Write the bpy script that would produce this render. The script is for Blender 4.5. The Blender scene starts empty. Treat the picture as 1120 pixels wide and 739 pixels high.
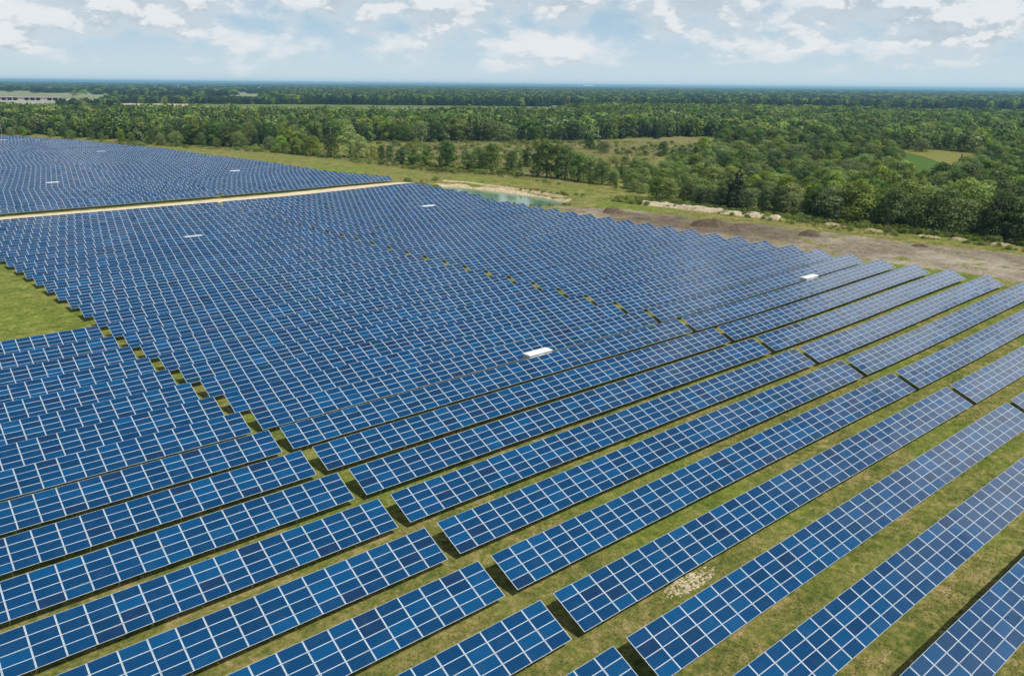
import bpy, math, random
import numpy as np
from mathutils import Matrix, Vector

C = bpy.context.scene
COL = C.collection
R = math.radians
rng = np.random.default_rng(7)
random.seed(7)

# ------------------------------------------------------------------ camera
F_PX, PITCH, ROLL, YAW, CAM_H = 862.08, 0.3106, 0.0092, 0.6958, 40.92
cy, sy = math.cos(YAW), math.sin(YAW)
FWD = np.array([sy*math.cos(PITCH), cy*math.cos(PITCH), -math.sin(PITCH)])
RT0 = np.array([cy, -sy, 0.0]); UP0 = np.cross(RT0, FWD)
RT = RT0*math.cos(ROLL) + UP0*math.sin(ROLL)
UP = -RT0*math.sin(ROLL) + UP0*math.cos(ROLL)
cd = bpy.data.cameras.new("camera"); cam = bpy.data.objects.new("camera", cd); COL.objects.link(cam)
cd.sensor_width = 36.0; cd.lens = F_PX*36.0/1120.0
cd.clip_start = 0.5; cd.clip_end = 120000
M = Matrix(((RT[0], UP[0], -FWD[0], 0), (RT[1], UP[1], -FWD[1], 0), (RT[2], UP[2], -FWD[2], CAM_H), (0, 0, 0, 1)))
cam.matrix_world = M
C.camera = cam

# ------------------------------------------------------------------ world, sun, exposure
SUN_EL, SUN_AZ = 57.0, 170.0          # azimuth clockwise from +Y (north)
SKY_STRENGTH, SUN_STRENGTH = 0.08, 4.8
C.view_settings.view_transform = 'Standard'
C.view_settings.look = 'None'
C.view_settings.gamma = 1.0
C.view_settings.exposure = 0.0
C.view_settings.use_curve_mapping = False
C.render.engine = 'CYCLES'
C.cycles.use_denoising = True
C.cycles.max_bounces = 6
C.cycles.diffuse_bounces = 3
C.cycles.transparent_max_bounces = 8
C.cycles.volume_bounces = 0
C.cycles.use_adaptive_sampling = False

sl = bpy.data.lights.new("sun", 'SUN'); sun = bpy.data.objects.new("sun", sl); COL.objects.link(sun)
sl.energy = SUN_STRENGTH; sl.angle = R(0.53); sl.color = (1.0, 0.955, 0.88)
sun.rotation_euler = (R(90-SUN_EL), 0, R(180-SUN_AZ))
sun.location = (0, 0, 300)


class NT:
    """small helper for node trees"""
    def __init__(s, tree):
        s.t = tree; s.n = tree.nodes; s.l = tree.links
    def add(s, typ, **kw):
        nd = s.n.new(typ)
        for k, v in kw.items():
            setattr(nd, k, v)
        return nd
    def link(s, a, b):
        s.l.new(a, b)
    def put(s, sock, v):
        if isinstance(v, bpy.types.NodeSocket):
            s.l.new(v, sock)
        elif v is not None:
            if hasattr(sock, 'default_value') and not isinstance(v, (int, float)) and len(v) == 3 and len(sock.default_value) == 4:
                v = (*v, 1.0)
            sock.default_value = v
    def math(s, op, a, b=None, c=None, clamp=False):
        nd = s.add('ShaderNodeMath', operation=op); nd.use_clamp = clamp
        s.put(nd.inputs[0], a)
        if b is not None: s.put(nd.inputs[1], b)
        if c is not None: s.put(nd.inputs[2], c)
        return nd.outputs[0]
    def mix(s, f, a, b, blend='MIX'):
        nd = s.add('ShaderNodeMix', data_type='RGBA', blend_type=blend)
        s.put(nd.inputs[0], f); s.put(nd.inputs[6], a); s.put(nd.inputs[7], b)
        return nd.outputs[2]
    def ramp(s, f, stops, interp='LINEAR'):
        nd = s.add('ShaderNodeValToRGB'); nd.color_ramp.interpolation = interp
        el = nd.color_ramp.elements
        while len(el) < len(stops): el.new(0.5)
        for e, (p, c) in zip(el, stops):
            e.position = p; e.color = (c, c, c, 1) if isinstance(c, (int, float)) else (*c, 1)
        s.put(nd.inputs[0], f)
        return nd.outputs[0]
    def noise(s, vec, scale, detail=4, rough=0.55, dist=0.0):
        nd = s.add('ShaderNodeTexNoise'); nd.inputs['Scale'].default_value = scale
        nd.inputs['Detail'].default_value = detail; nd.inputs['Roughness'].default_value = rough
        nd.inputs['Distortion'].default_value = dist
        if vec is not None: s.link(vec, nd.inputs['Vector'])
        return nd.outputs['Fac']
    def smooth(s, x, a, b):
        nd = s.add('ShaderNodeMapRange', interpolation_type='SMOOTHSTEP')
        s.put(nd.inputs[0], x); s.put(nd.inputs[1], a); s.put(nd.inputs[2], b)
        return nd.outputs[0]


def build_world():
    w = bpy.data.worlds.new("World"); C.world = w; w.use_nodes = True
    t = NT(w.node_tree); t.n.clear()
    out = t.add('ShaderNodeOutputWorld'); bg = t.add('ShaderNodeBackground')
    bg.inputs['Strength'].default_value = SKY_STRENGTH
    t.link(bg.outputs[0], out.inputs[0])
    sky = t.add('ShaderNodeTexSky'); sky.sky_type = 'NISHITA'; sky.sun_disc = False
    sky.sun_elevation = R(SUN_EL); sky.sun_rotation = R(SUN_AZ)
    sky.altitude = 100; sky.air_density = 1.0; sky.dust_density = 1.6; sky.ozone_density = 1.4
    tc = t.add('ShaderNodeTexCoord'); d = tc.outputs['Generated']
    sep = t.add('ShaderNodeSeparateXYZ'); t.link(d, sep.inputs[0])
    z = sep.outputs[2]
    def cloud_field(dz):
        comb = t.add('ShaderNodeCombineXYZ')
        t.link(sep.outputs[0], comb.inputs[0]); t.link(sep.outputs[1], comb.inputs[1])
        # flattened cells that get larger with height, as a real cloud deck does
        zz = t.math('ADD', z, dz)
        zz = t.math('POWER', t.math('MAXIMUM', zz, 0.0), 0.8)
        t.link(t.math('MULTIPLY', zz, 1.5), comb.inputs[2])
        big = t.noise(comb.outputs[0], 8.5, 2, 0.5)
        det = t.noise(comb.outputs[0], 21.0, 8, 0.58, 0.15)
        return t.math('ADD', t.math('MULTIPLY', big, 0.45), t.math('MULTIPLY', det, 0.55))
    f0 = cloud_field(0.0); f1 = cloud_field(0.017)
    # coverage: thin near the horizon, broken cumulus above, clearer overhead
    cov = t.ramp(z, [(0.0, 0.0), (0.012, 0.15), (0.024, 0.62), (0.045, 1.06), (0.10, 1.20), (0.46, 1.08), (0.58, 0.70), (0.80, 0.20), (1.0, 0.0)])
    # unseen upper cover thinned away from the east, to lower the fill light
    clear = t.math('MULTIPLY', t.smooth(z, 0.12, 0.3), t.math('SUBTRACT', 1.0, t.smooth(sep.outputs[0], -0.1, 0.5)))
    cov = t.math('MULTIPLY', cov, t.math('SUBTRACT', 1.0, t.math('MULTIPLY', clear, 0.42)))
    north = t.math('MULTIPLY', t.smooth(sep.outputs[1], 0.50, 0.66), t.ramp(z, [(0.0, 0.0), (0.45, 0.0), (0.62, 1.0), (0.84, 1.0), (0.92, 0.0)]))  # unseen cloud bank added for a sheen on the far panels
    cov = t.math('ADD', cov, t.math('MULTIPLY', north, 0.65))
    th = t.math('SUBTRACT', 0.66, t.math('MULTIPLY', cov, 0.225))
    m = t.smooth(t.math('SUBTRACT', f0, th), -0.07, 0.15)
    lit = t.smooth(t.math('SUBTRACT', f0, f1), -0.03, 0.045)
    # thick cores go grey
    thick = t.smooth(t.math('SUBTRACT', f0, th), 0.03, 0.16)
    shade = t.math('MULTIPLY', t.math('SUBTRACT', 1.0, lit), t.math('ADD', 0.45, t.math('MULTIPLY', thick, 0.55)))
    cc = t.mix(shade, (10.4, 10.6, 10.8), (6.4, 7.5, 8.4))
    # unseen eastern and northern cloud brightened to wash the panels with reflections
    cc = t.mix(1.0, cc, t.ramp(z, [(0.0, 1.0), (0.12, 1.0), (0.40, 1.0), (1.0, 1.0)]), 'MULTIPLY')
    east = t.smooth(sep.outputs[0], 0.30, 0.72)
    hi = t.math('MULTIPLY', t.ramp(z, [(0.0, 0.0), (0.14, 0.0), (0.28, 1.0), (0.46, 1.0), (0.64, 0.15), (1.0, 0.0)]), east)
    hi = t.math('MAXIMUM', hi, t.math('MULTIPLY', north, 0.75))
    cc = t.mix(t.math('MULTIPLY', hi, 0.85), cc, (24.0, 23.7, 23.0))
    # pale milky band low over the horizon
    low = t.ramp(z, [(0.0, 1.0), (0.05, 0.85), (0.14, 0.4), (0.5, 0.10), (1.0, 0.0)])
    lowcol = t.mix(t.smooth(z, 0.01, 0.075), (7.7, 9.3, 10.2), (5.7, 8.3, 10.6))
    base = t.mix(low, sky.outputs[0], lowcol)
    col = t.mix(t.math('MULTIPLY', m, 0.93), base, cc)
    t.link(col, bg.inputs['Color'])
build_world()

# ------------------------------------------------------------------ helpers
def at(px, py, z=0.0):
    """point on level z seen at a pixel of the 1120 x 739 photograph"""
    d = FWD + RT*(px-560)/F_PX + UP*(369.5-py)/F_PX
    t = (z-CAM_H)/d[2]
    return np.array([0, 0, CAM_H]) + d*t

def at2(px, py, z=0.0):
    p = at(px, py, z); return (float(p[0]), float(p[1]))

def project(P):
    d = np.asarray(P, float) - np.array([0, 0, CAM_H])
    zc = d @ FWD
    zs = np.where(np.abs(zc) < 1e-6, 1e-6, zc)
    return 560 + F_PX*(d @ RT)/zs, 369.5 - F_PX*(d @ UP)/zs, zc

def in_poly(x, y, poly):
    x = np.asarray(x); y = np.asarray(y)
    ins = np.zeros(x.shape, bool); n = len(poly)
    for i in range(n):
        x0, y0 = poly[i]; x1, y1 = poly[(i+1) % n]
        c = ((y0 > y) != (y1 > y)) & (x < (x1-x0)*(y-y0)/(y1-y0+1e-12)+x0)
        ins ^= c
    return ins

def poly_dist(x, y, poly, closed=True):
    x = np.asarray(x, float); y = np.asarray(y, float)
    best = np.full(x.shape, 1e9); n = len(poly)
    for i in range(n if closed else n-1):
        x0, y0 = poly[i]; x1, y1 = poly[(i+1) % n]
        dx, dy = x1-x0, y1-y0
        u = np.clip(((x-x0)*dx+(y-y0)*dy)/(dx*dx+dy*dy+1e-12), 0, 1)
        best = np.minimum(best, np.hypot(x-x0-u*dx, y-y0-u*dy))
    return best

def sstep(a, b, x):
    u = np.clip((np.asarray(x, float)-a)/(b-a), 0, 1); return u*u*(3-2*u)

def vnoise(x, y, s, seed=0):
    """smooth value noise 0..1, vectorised"""
    x = np.asarray(x, float)/s; y = np.asarray(y, float)/s
    xi = np.floor(x).astype(np.int64); yi = np.floor(y).astype(np.int64)
    fx = x-xi; fy = y-yi
    fx = fx*fx*(3-2*fx); fy = fy*fy*(3-2*fy)
    def h(a, b):
        v = (a*374761393 + b*668265263 + seed*974634777) & 0x7fffffff
        v = ((v ^ (v >> 13))*1274126177) & 0x7fffffff
        v = v ^ (v >> 16)
        return (v % 100003)/100003.0
    return (h(xi, yi)*(1-fx)+h(xi+1, yi)*fx)*(1-fy) + (h(xi, yi+1)*(1-fx)+h(xi+1, yi+1)*fx)*fy

def fbm(x, y, s, seed=0, o=3):
    a, r, tot = 1.0, 0.0, 0.0
    for i in range(o):
        r = r + a*vnoise(x, y, s/(2**i), seed+i*17); tot += a; a *= 0.5
    return r/tot

def tag(o, label=None, cat=None, group=None, kind=None):
    if label: o['label'] = label
    if cat: o['category'] = cat
    if group: o['group'] = group
    if kind: o['kind'] = kind
    return o

def link(name, data, parent=None, loc=None):
    o = bpy.data.objects.new(name, data); COL.objects.link(o)
    if parent is not None: o.parent = parent
    if loc is not None: o.location = loc
    return o

def empty(name, loc):
    o = link(name, None, None, loc); o.empty_display_size = 0.5; return o

def mesh(name, verts, faces, mats=(), midx=None, smooth=False):
    me = bpy.data.meshes.new(name)
    me.from_pydata([tuple(map(float, v)) for v in verts], [], [tuple(map(int, f)) for f in faces])
    for m in mats: me.materials.append(m)
    if midx is not None: me.polygons.foreach_set('material_index', np.asarray(midx, np.int32))
    if smooth: me.polygons.foreach_set('use_smooth', np.ones(len(me.polygons), bool))
    me.update()
    return me

def qmesh(name, V, Q, mats=(), midx=None, smooth=False):
    """fast mesh of quads from numpy arrays"""
    V = np.asarray(V, np.float32); Q = np.asarray(Q, np.int32)
    me = bpy.data.meshes.new(name)
    me.vertices.add(len(V)); me.vertices.foreach_set('co', V.ravel())
    me.loops.add(Q.size); me.loops.foreach_set('vertex_index', Q.ravel())
    me.polygons.add(len(Q))
    me.polygons.foreach_set('loop_start', np.arange(0, Q.size, Q.shape[1], dtype=np.int32))
    for m in mats: me.materials.append(m)
    if midx is not None: me.polygons.foreach_set('material_index', np.asarray(midx, np.int32))
    if smooth: me.polygons.foreach_set('use_smooth', np.ones(len(Q), bool))
    me.update(calc_edges=True); me.validate()
    return me

def box_arrays(x0, x1, y0, y1, z0, z1):
    V = [(x0, y0, z0), (x1, y0, z0), (x1, y1, z0), (x0, y1, z0), (x0, y0, z1), (x1, y0, z1), (x1, y1, z1), (x0, y1, z1)]
    F = [(0, 3, 2, 1), (4, 5, 6, 7), (0, 1, 5, 4), (1, 2, 6, 5), (2, 3, 7, 6), (3, 0, 4, 7)]
    return V, F

class MB:
    """collects boxes and tubes into one mesh"""
    def __init__(s): s.V = []; s.F = []
    def add(s, V, F):
        o = len(s.V); s.V += list(V); s.F += [tuple(i+o for i in f) for f in F]
    def box(s, *a): s.add(*box_arrays(*a))
    def tube(s, pts, rad, n=6):
        rings = []
        for i, (p, r) in enumerate(zip(pts, rad)):
            p = Vector(p)
            d = (Vector(pts[min(i+1, len(pts)-1)])-Vector(pts[max(i-1, 0)])).normalized()
            a = d.orthogonal().normalized(); b = d.cross(a)
            rings.append([tuple(p+(a*math.cos(2*math.pi*k/n)+b*math.sin(2*math.pi*k/n))*r) for k in range(n)])
        V = [v for rg in rings for v in rg]; Fc = []
        for i in range(len(rings)-1):
            for k in range(n):
                Fc.append((i*n+k, i*n+(k+1) % n, (i+1)*n+(k+1) % n, (i+1)*n+k))
        Fc.append(tuple(range(n-1, -1, -1))); Fc.append(tuple((len(rings)-1)*n+k for k in range(n)))
        s.add(V, Fc)
    def mesh(s, name, m, smooth=False): return mesh(name, s.V, s.F, [m], smooth=smooth)

ORD = ("first second third fourth fifth sixth seventh eighth ninth tenth eleventh twelfth thirteenth fourteenth fifteenth sixteenth "
       "seventeenth eighteenth nineteenth twentieth").split()
TENS = {20: 'twenty', 30: 'thirty', 40: 'forty', 50: 'fifty', 60: 'sixty', 70: 'seventy', 80: 'eighty', 90: 'ninety'}
def ordinal(n):
    if n <= 20: return ORD[n-1]
    t, u = n//10*10, n % 10
    if u == 0: return TENS[t][:-1]+'ieth'
    return TENS[t]+'-'+ORD[u-1]

# ------------------------------------------------------------------ materials
def mat(name):
    m = bpy.data.materials.new(name); m.use_nodes = True
    t = NT(m.node_tree); t.n.clear()
    out = t.add('ShaderNodeOutputMaterial'); b = t.add('ShaderNodeBsdfPrincipled')
    t.link(b.outputs[0], out.inputs[0])
    return m, t, b, out

def plain(name, c, rough=0.6, metal=0.0, var=0.15, scale=3.0, bump=0.0):
    m, t, b, out = mat(name)
    tc = t.add('ShaderNodeTexCoord')
    n = t.noise(tc.outputs['Object'], scale, 5)
    k = t.ramp(n, [(0.3, 1-var), (0.7, 1+var)])
    t.link(t.mix(1.0, tuple(c), k, 'MULTIPLY'), b.inputs['Base Color'])
    if rough > 0.9: b.inputs['Specular IOR Level'].default_value = 0.1
    b.inputs['Roughness'].default_value = rough; b.inputs['Metallic'].default_value = metal
    if bump:
        bp = t.add('ShaderNodeBump'); bp.inputs['Strength'].default_value = bump
        t.link(n, bp.inputs['Height']); t.link(bp.outputs[0], b.inputs['Normal'])
    return m

def glass_panel_material():
    m, t, b, out = mat("solar_glass")
    at_ = t.add('ShaderNodeAttribute'); at_.attribute_name = 'tone'
    uv = t.add('ShaderNodeUVMap')
    sp = t.add('ShaderNodeSeparateXYZ'); t.link(uv.outputs[0], sp.inputs[0])
    # thin silver busbars along the module and darker joints between the cells
    fv = t.math('FRACT', t.math('MULTIPLY', sp.outputs[1], 9.0))
    bus = t.math('LESS_THAN', t.math('ABSOLUTE', t.math('SUBTRACT', fv, 0.5)), 0.09)
    fu = t.math('FRACT', t.math('MULTIPLY', sp.outputs[0], 12.0))
    fw = t.math('FRACT', t.math('MULTIPLY', sp.outputs[1], 6.0))
    ju = t.math('LESS_THAN', t.math('ABSOLUTE', t.math('SUBTRACT', fu, 0.5)), 0.035)
    geo = t.add('ShaderNodeNewGeometry')
    dust = t.noise(geo.outputs['Position'], 0.9, 5, 0.6)
    c = t.mix(t.math('MULTIPLY', bus, 0.24), at_.outputs['Color'], (0.05, 0.22, 0.42))
    c = t.mix(t.math('MULTIPLY', ju, 0.06), c, (0.05, 0.22, 0.42))
    c = t.mix(t.math('MULTIPLY', t.smooth(dust, 0.45, 0.8), 0.025), c, (0.30, 0.33, 0.36))
    t.link(c, b.inputs['Base Color'])
    t.link(t.ramp(dust, [(0.3, 0.07), (0.8, 0.16)]), b.inputs['Roughness'])
    b.inputs['IOR'].default_value = 1.42
    return m

MAT = {}
MAT['glass'] = glass_panel_material()
MAT['frame'] = plain("aluminium_frame", (0.49, 0.56, 0.61), 0.42, 0.0, 0.06, 2.0)
MAT['steel'] = plain("galvanised_steel", (0.34, 0.36, 0.37), 0.5, 0.4, 0.12, 2.0)
MAT['white_paint'] = plain("white_cabin_paint", (0.62, 0.64, 0.65), 0.45, 0.0, 0.05, 1.2)
MAT['pale_roof'] = plain("grey_cabin_roof", (0.40, 0.44, 0.48), 0.5, 0.0, 0.08, 1.2)  # duller grey tone for the faint roofs
MAT['grey_paint'] = plain("grey_cabin_paint", (0.5, 0.51, 0.5), 0.5, 0.0, 0.08, 1.2)
MAT['sand'] = plain("pale_sand", (0.43, 0.36, 0.245), 0.95, 0.0, 0.4, 0.9, 0.8)
MAT['tan'] = plain("tan_sand", (0.36, 0.285, 0.175), 0.95, 0.0, 0.4, 0.7, 0.8)
MAT['mud'] = plain("dark_spoil", (0.10, 0.075, 0.05), 0.95, 0.0, 0.45, 0.8, 0.8)
MAT['concrete'] = plain("weathered_concrete", (0.42, 0.41, 0.38), 0.85, 0.0, 0.15, 0.15)
MAT['shade_fill'] = plain("dark_interior", (0.03, 0.03, 0.03), 0.9, 0.0, 0.2, 0.5)
MAT['bark'] = plain("bark", (0.10, 0.08, 0.06), 0.9, 0.0, 0.35, 2.5, 0.5)
MAT['pole'] = plain("pole_wood", (0.28, 0.26, 0.23), 0.85, 0.0, 0.2, 2.0)
MAT['roof_sheet'] = plain("far_roof", (0.36, 0.34, 0.33), 0.6, 0.0, 0.15, 0.2)

def leaf_material(name, dark, light, var=0.25):
    m, t, b, out = mat(name)
    a = t.add('ShaderNodeAttribute'); a.attribute_name = 'leaf_tone'
    oi = t.add('ShaderNodeObjectInfo')
    c = t.mix(a.outputs['Fac'], tuple(dark), tuple(light))
    hsv = t.add('ShaderNodeHueSaturation')
    r = oi.outputs['Random']
    drift = 1.0 if var < 0.13 else t.ramp(t.noise(oi.outputs['Location'], 0.016, 3, 0.6), [(0.34, 0.66), (0.66, 1.36)])
    t.put(hsv.inputs['Hue'], t.math('ADD', 0.482, t.math('MULTIPLY', r, 0.036)))
    r2 = t.math('FRACT', t.math('MULTIPLY', r, 7.31))
    t.put(hsv.inputs['Value'], t.math('MULTIPLY', drift, t.math('ADD', 1.0-var, t.math('MULTIPLY', r2, 2*var))))
    r3 = t.math('FRACT', t.math('MULTIPLY', r, 13.7))
    t.put(hsv.inputs['Saturation'], t.math('ADD', 0.8, t.math('MULTIPLY', r3, 0.28)))
    t.link(c, hsv.inputs['Color'])
    t.link(hsv.outputs[0], b.inputs['Base Color'])
    b.inputs['Roughness'].default_value = 0.6
    b.inputs['Specular IOR Level'].default_value = 0.25
    tr = t.add('ShaderNodeBsdfTranslucent')
    t.link(t.mix(1.0, hsv.outputs[0], (1.1, 1.2, 0.55), 'MULTIPLY'), tr.inputs['Color'])
    ms = t.add('ShaderNodeMixShader'); ms.inputs[0].default_value = 0.28
    t.link(b.outputs[0], ms.inputs[1]); t.link(tr.outputs[0], ms.inputs[2])
    t.link(ms.outputs[0], out.inputs[0])
    return m

MAT['leaf_broad'] = leaf_material("broadleaf_leaves", (0.0382, 0.0820, 0.0115), (0.1294, 0.2047, 0.0332))
MAT['leaf_willow'] = leaf_material("willow_leaves", (0.0784, 0.1340, 0.0306), (0.2451, 0.3129, 0.0810))
MAT['leaf_birch'] = leaf_material("birch_leaves", (0.0808, 0.1378, 0.0144), (0.2357, 0.3100, 0.0437))
MAT['leaf_pale'] = leaf_material("pale_poplar_leaves", (0.1823, 0.2535, 0.0632), (0.4556, 0.5070, 0.1516), 0.12)
MAT['leaf_pine'] = leaf_material("pine_needles", (0.0163, 0.0367, 0.0144), (0.0544, 0.0850, 0.0331))
MAT['leaf_shrub'] = leaf_material("shrub_leaves", (0.0822, 0.1316, 0.0158), (0.2277, 0.2762, 0.0436))
MAT['leaf_yellow'] = leaf_material("yellow_leaves", (0.13, 0.14, 0.02), (0.26, 0.26, 0.045), 0.12)
MAT['leaf_grass'] = leaf_material("grass_blades", (0.15, 0.17, 0.035), (0.34, 0.30, 0.10), 0.3)

# ------------------------------------------------------------------ layout of the solar field
P_ROW, Y0, TILT, SLOPE = 7.3113, 28.0714, 0.3843, 3.9278
CT, ST = math.cos(TILT), math.sin(TILT)
ZLOW = 0.84
def row_y(k): return Y0 + P_ROW*k + 0.0022*k*k*(1 if k > 0 else 0)
def x_east(k): return 37.6706 - 0.5732*k          # west end of the middle tables
def x_west(k): return x_east(k) - 1.33            # east end of the west tables
def x_far(k): return 111.4236 - 0.5003*k          # west end of the east tables
N_MAIN = 32
ROAD_Y0, ROAD_Y1 = 281.5, 289.2
FAR_Y0, FAR_P = 291.3, 7.45
far_edge = [at2(*p, 1.6) for p in ((428, 198), (350, 188), (300, 180.5), (250, 173), (180, 164.5), (100, 155.5), (0, 149), (-60, 146))]
FE_Y = np.array([p[1] for p in far_edge]); FE_X = np.array([p[0] for p in far_edge])
def far_right(y): return float(np.interp(y, FE_Y, FE_X))

POND = [at2(*p) for p in ((474, 201.8), (500, 202.4), (530, 206), (560, 209.6), (590, 213.8), (614, 218), (604, 223), (575, 223.5), (548, 219.5), (520, 214), (496, 209))]
SOIL = [at2(*p) for p in ((606, 228), (640, 230.5), (683, 232), (720, 237.5), (769, 243), (830, 249), (897, 257), (960, 265.5), (1026, 273.5), (1116, 284), (1240, 300), (1240, 330), (1140, 322), (1090, 309), (1000, 296), (900, 282), (800, 268), (700, 254), (640, 244))]

def terrain(x, y):
    x = np.asarray(x, float); y = np.asarray(y, float)
    z = 1.15*sstep(115, 185, x)*sstep(15, 50, y)*(1-0.55*sstep(120, 230, y))*(1-sstep(215, 330, x))
    z = z - 0.6*np.exp(-((x-22)/38)**2-((y-128)/30)**2)
    wav = (0.06+0.16*sstep(40, 110, x))*np.sin(y/17.0+x/60.0+0.6) + 0.16*np.sin(y/31.0-x/55.0)
    z = z + wav*sstep(150, 330, y)*(1-sstep(700, 900, y))*(1-sstep(190, 260, x))*(1-sstep(40, 140, -x))
    z = z + 0.6*np.exp(-((x-170)/30)**2-((y-265)/35)**2) + 0.3*sstep(160, 200, y)*(1-sstep(280, 330, y))*(1-sstep(180, 260, x))
    near = (x > 120) & (x < 320) & (y > 120) & (y < 380)
    if np.any(near):
        d = poly_dist(x, y, POND); ins = in_poly(x, y, POND)
        sd = np.where(ins, -d, d)
        z = np.where(near, z*sstep(0, 14, sd) - 1.9*(1-sstep(-1.0, 5.0, sd)), z)
    return z

def tz(x, y): return float(terrain(np.array([x]), np.array([y]))[0])

# ------------------------------------------------------------------ ground sheet
def axis(lo, hi, step, far):
    a = list(np.arange(lo, hi+0.01, step)); s = step
    while a[-1] < far: s *= 1.28; a.append(a[-1]+s)
    s = step
    while a[0] > -far: s *= 1.28; a.insert(0, a[0]-s)
    return np.array(a)

def poly_mask(x, y, poly, soft):
    d = poly_dist(x, y, poly); s = np.where(in_poly(x, y, poly), d, -d)
    return sstep(-soft, soft, s)

MEADOW = [at2(*p) for p in ((392, 157), (470, 154), (600, 155), (700, 151), (795, 150), (800, 158), (770, 166), (720, 172), (712, 184), (690, 190), (620, 191), (560, 195), (470, 191), (420, 178), (384, 165))]
WEDGE = [at2(*p) for p in ((0, 163), (170, 160), (240, 166), (330, 170), (400, 182), (470, 188), (560, 196), (660, 212), (720, 226), (800, 240), (900, 254), (1130, 281), (1130, 262), (1000, 252), (850, 236), (720, 222), (640, 210), (560, 190), (470, 182), (330, 164), (240, 160), (0, 146))]

def build_ground():
    xs = axis(-60, 330, 2.5, 60000); ys = axis(-10, 460, 2.5, 60000)
    X, Y = np.meshgrid(xs, ys); nx, ny = len(xs), len(ys)
    Z = terrain(X, Y)
    # low spoil ridge along the eastern edge of the site
    V = np.stack([X.ravel(), Y.ravel(), Z.ravel()], 1)
    i = np.arange(nx*ny).reshape(ny, nx)
    Q = np.stack([i[:-1, :-1].ravel(), i[:-1, 1:].ravel(), i[1:, 1:].ravel(), i[1:, :-1].ravel()], 1)
    x, y = X.ravel(), Y.ravel()
    dry = poly_mask(x, y, MEADOW, 10) + 0.55*poly_mask(x, y, WEDGE, 8)*(1-0.75*sstep(660, 740, np.clip(project(np.stack([x, y, 0*x], 1))[0], 0, 1120))*(y < 260))
    soil = poly_mask(x, y, SOIL, 3.5)
    dp = poly_dist(x, y, POND); sd = np.where(in_poly(x, y, POND), -dp, dp)
    sand = (1-sstep(1.5, 5, sd + 5*(fbm(x, y, 9, 5)-0.5)))
    # sandy apron round the pond's near shore and along the pit
    lush = 0.8*(1-sstep(20, 40, x))*sstep(140, 155, y)*(1-sstep(225, 245, y))
    wet = poly_mask(x, y, [at2(*p) for p in ((650, 231), (740, 240), (860, 252), (900, 262), (850, 268), (760, 258), (680, 246))], 6)
    far = sstep(900, 1300, np.hypot(x, y))
    m, t, b, out = mat("ground_cover")
    geo = t.add('ShaderNodeNewGeometry'); pos = geo.outputs['Position']
    def A(n):
        a = t.add('ShaderNodeAttribute'); a.attribute_name = n; return a.outputs['Fac']
    n_big = t.noise(pos, 0.035, 4, 0.6)
    n_mid = t.noise(pos, 0.22, 6, 0.65)
    n_fine = t.noise(pos, 1.6, 6, 0.7)
    n_clod = t.noise(pos, 5.0, 4, 0.7)
    n_str = t.noise(pos, 0.75, 6, 0.7, 0.6)
    mixn = t.math('ADD', t.math('MULTIPLY', n_mid, 0.30), t.math('ADD', t.math('MULTIPLY', n_str, 0.36), t.math('MULTIPLY', n_fine, 0.34)))
    mixn = t.math('ADD', t.math('MULTIPLY', t.math('SUBTRACT', mixn, 0.5), 2.35), 0.5)
    grass = t.ramp(mixn, [(0.24, (0.045, 0.066, 0.014)), (0.40, (0.100, 0.124, 0.025)), (0.54, (0.185, 0.176, 0.047)), (0.76, (0.35, 0.265, 0.125))])
    green = t.mix(t.math('MAXIMUM', t.smooth(n_big, 0.46, 0.62), A('lush')), grass, t.ramp(mixn, [(0.24, (0.055, 0.090, 0.012)), (0.50, (0.125, 0.165, 0.024)), (0.76, (0.25, 0.255, 0.055))]))
    # worn bare patches
    bare = t.smooth(t.math('ADD', t.math('MULTIPLY', n_str, 0.6), t.math('MULTIPLY', n_clod, 0.4)), 0.56, 0.66)
    green = t.mix(t.math('MULTIPLY', bare, 0.75), green, (0.36, 0.29, 0.17))
    drycol = t.ramp(mixn, [(0.26, (0.080, 0.095, 0.030)), (0.5, (0.155, 0.150, 0.055)), (0.76, (0.28, 0.225, 0.11))])
    rag = t.math('MULTIPLY', t.math('SUBTRACT', n_mid, 0.5), 0.9)
    c = t.mix(t.smooth(t.math('ADD', A('dry'), rag), 0.3, 0.75), green, drycol)
    soilcol = t.ramp(t.math('ADD', t.math('MULTIPLY', n_big, 0.45), t.math('MULTIPLY', mixn, 0.55)), [(0.36, (0.12, 0.098, 0.070)), (0.5, (0.24, 0.20, 0.15)), (0.66, (0.38, 0.33, 0.25))])
    soilcol = t.mix(t.math('MULTIPLY', A('wet'), 0.85), soilcol, t.ramp(mixn, [(0.36, (0.055, 0.042, 0.030)), (0.62, (0.15, 0.115, 0.08))]))
    soilcol = t.mix(t.smooth(t.noise(pos, 0.12, 5, 0.7), 0.54, 0.64), soilcol, green)
    c = t.mix(t.smooth(t.math('ADD', A('soil'), rag), 0.35, 0.62), c, soilcol)
    sandcol = t.ramp(mixn, [(0.36, (0.33, 0.26, 0.15)), (0.62, (0.56, 0.47, 0.32))])
    c = t.mix(t.smooth(t.math('ADD', A('sand'), rag), 0.42, 0.6), c, sandcol)
    # distant farmland and woodland floor
    vo = t.add('ShaderNodeTexVoronoi'); vo.inputs['Scale'].default_value = 0.0016
    mp = t.add('ShaderNodeMapping'); mp.inputs['Scale'].default_value = (1.0, 0.55, 1.0); mp.inputs['Rotation'].default_value = (0, 0, -YAW+0.2)
    t.link(pos, mp.inputs[0]); t.link(mp.outputs[0], vo.inputs['Vector'])
    sx = t.add('ShaderNodeSeparateXYZ'); t.link(vo.outputs['Color'], sx.inputs[0])
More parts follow.
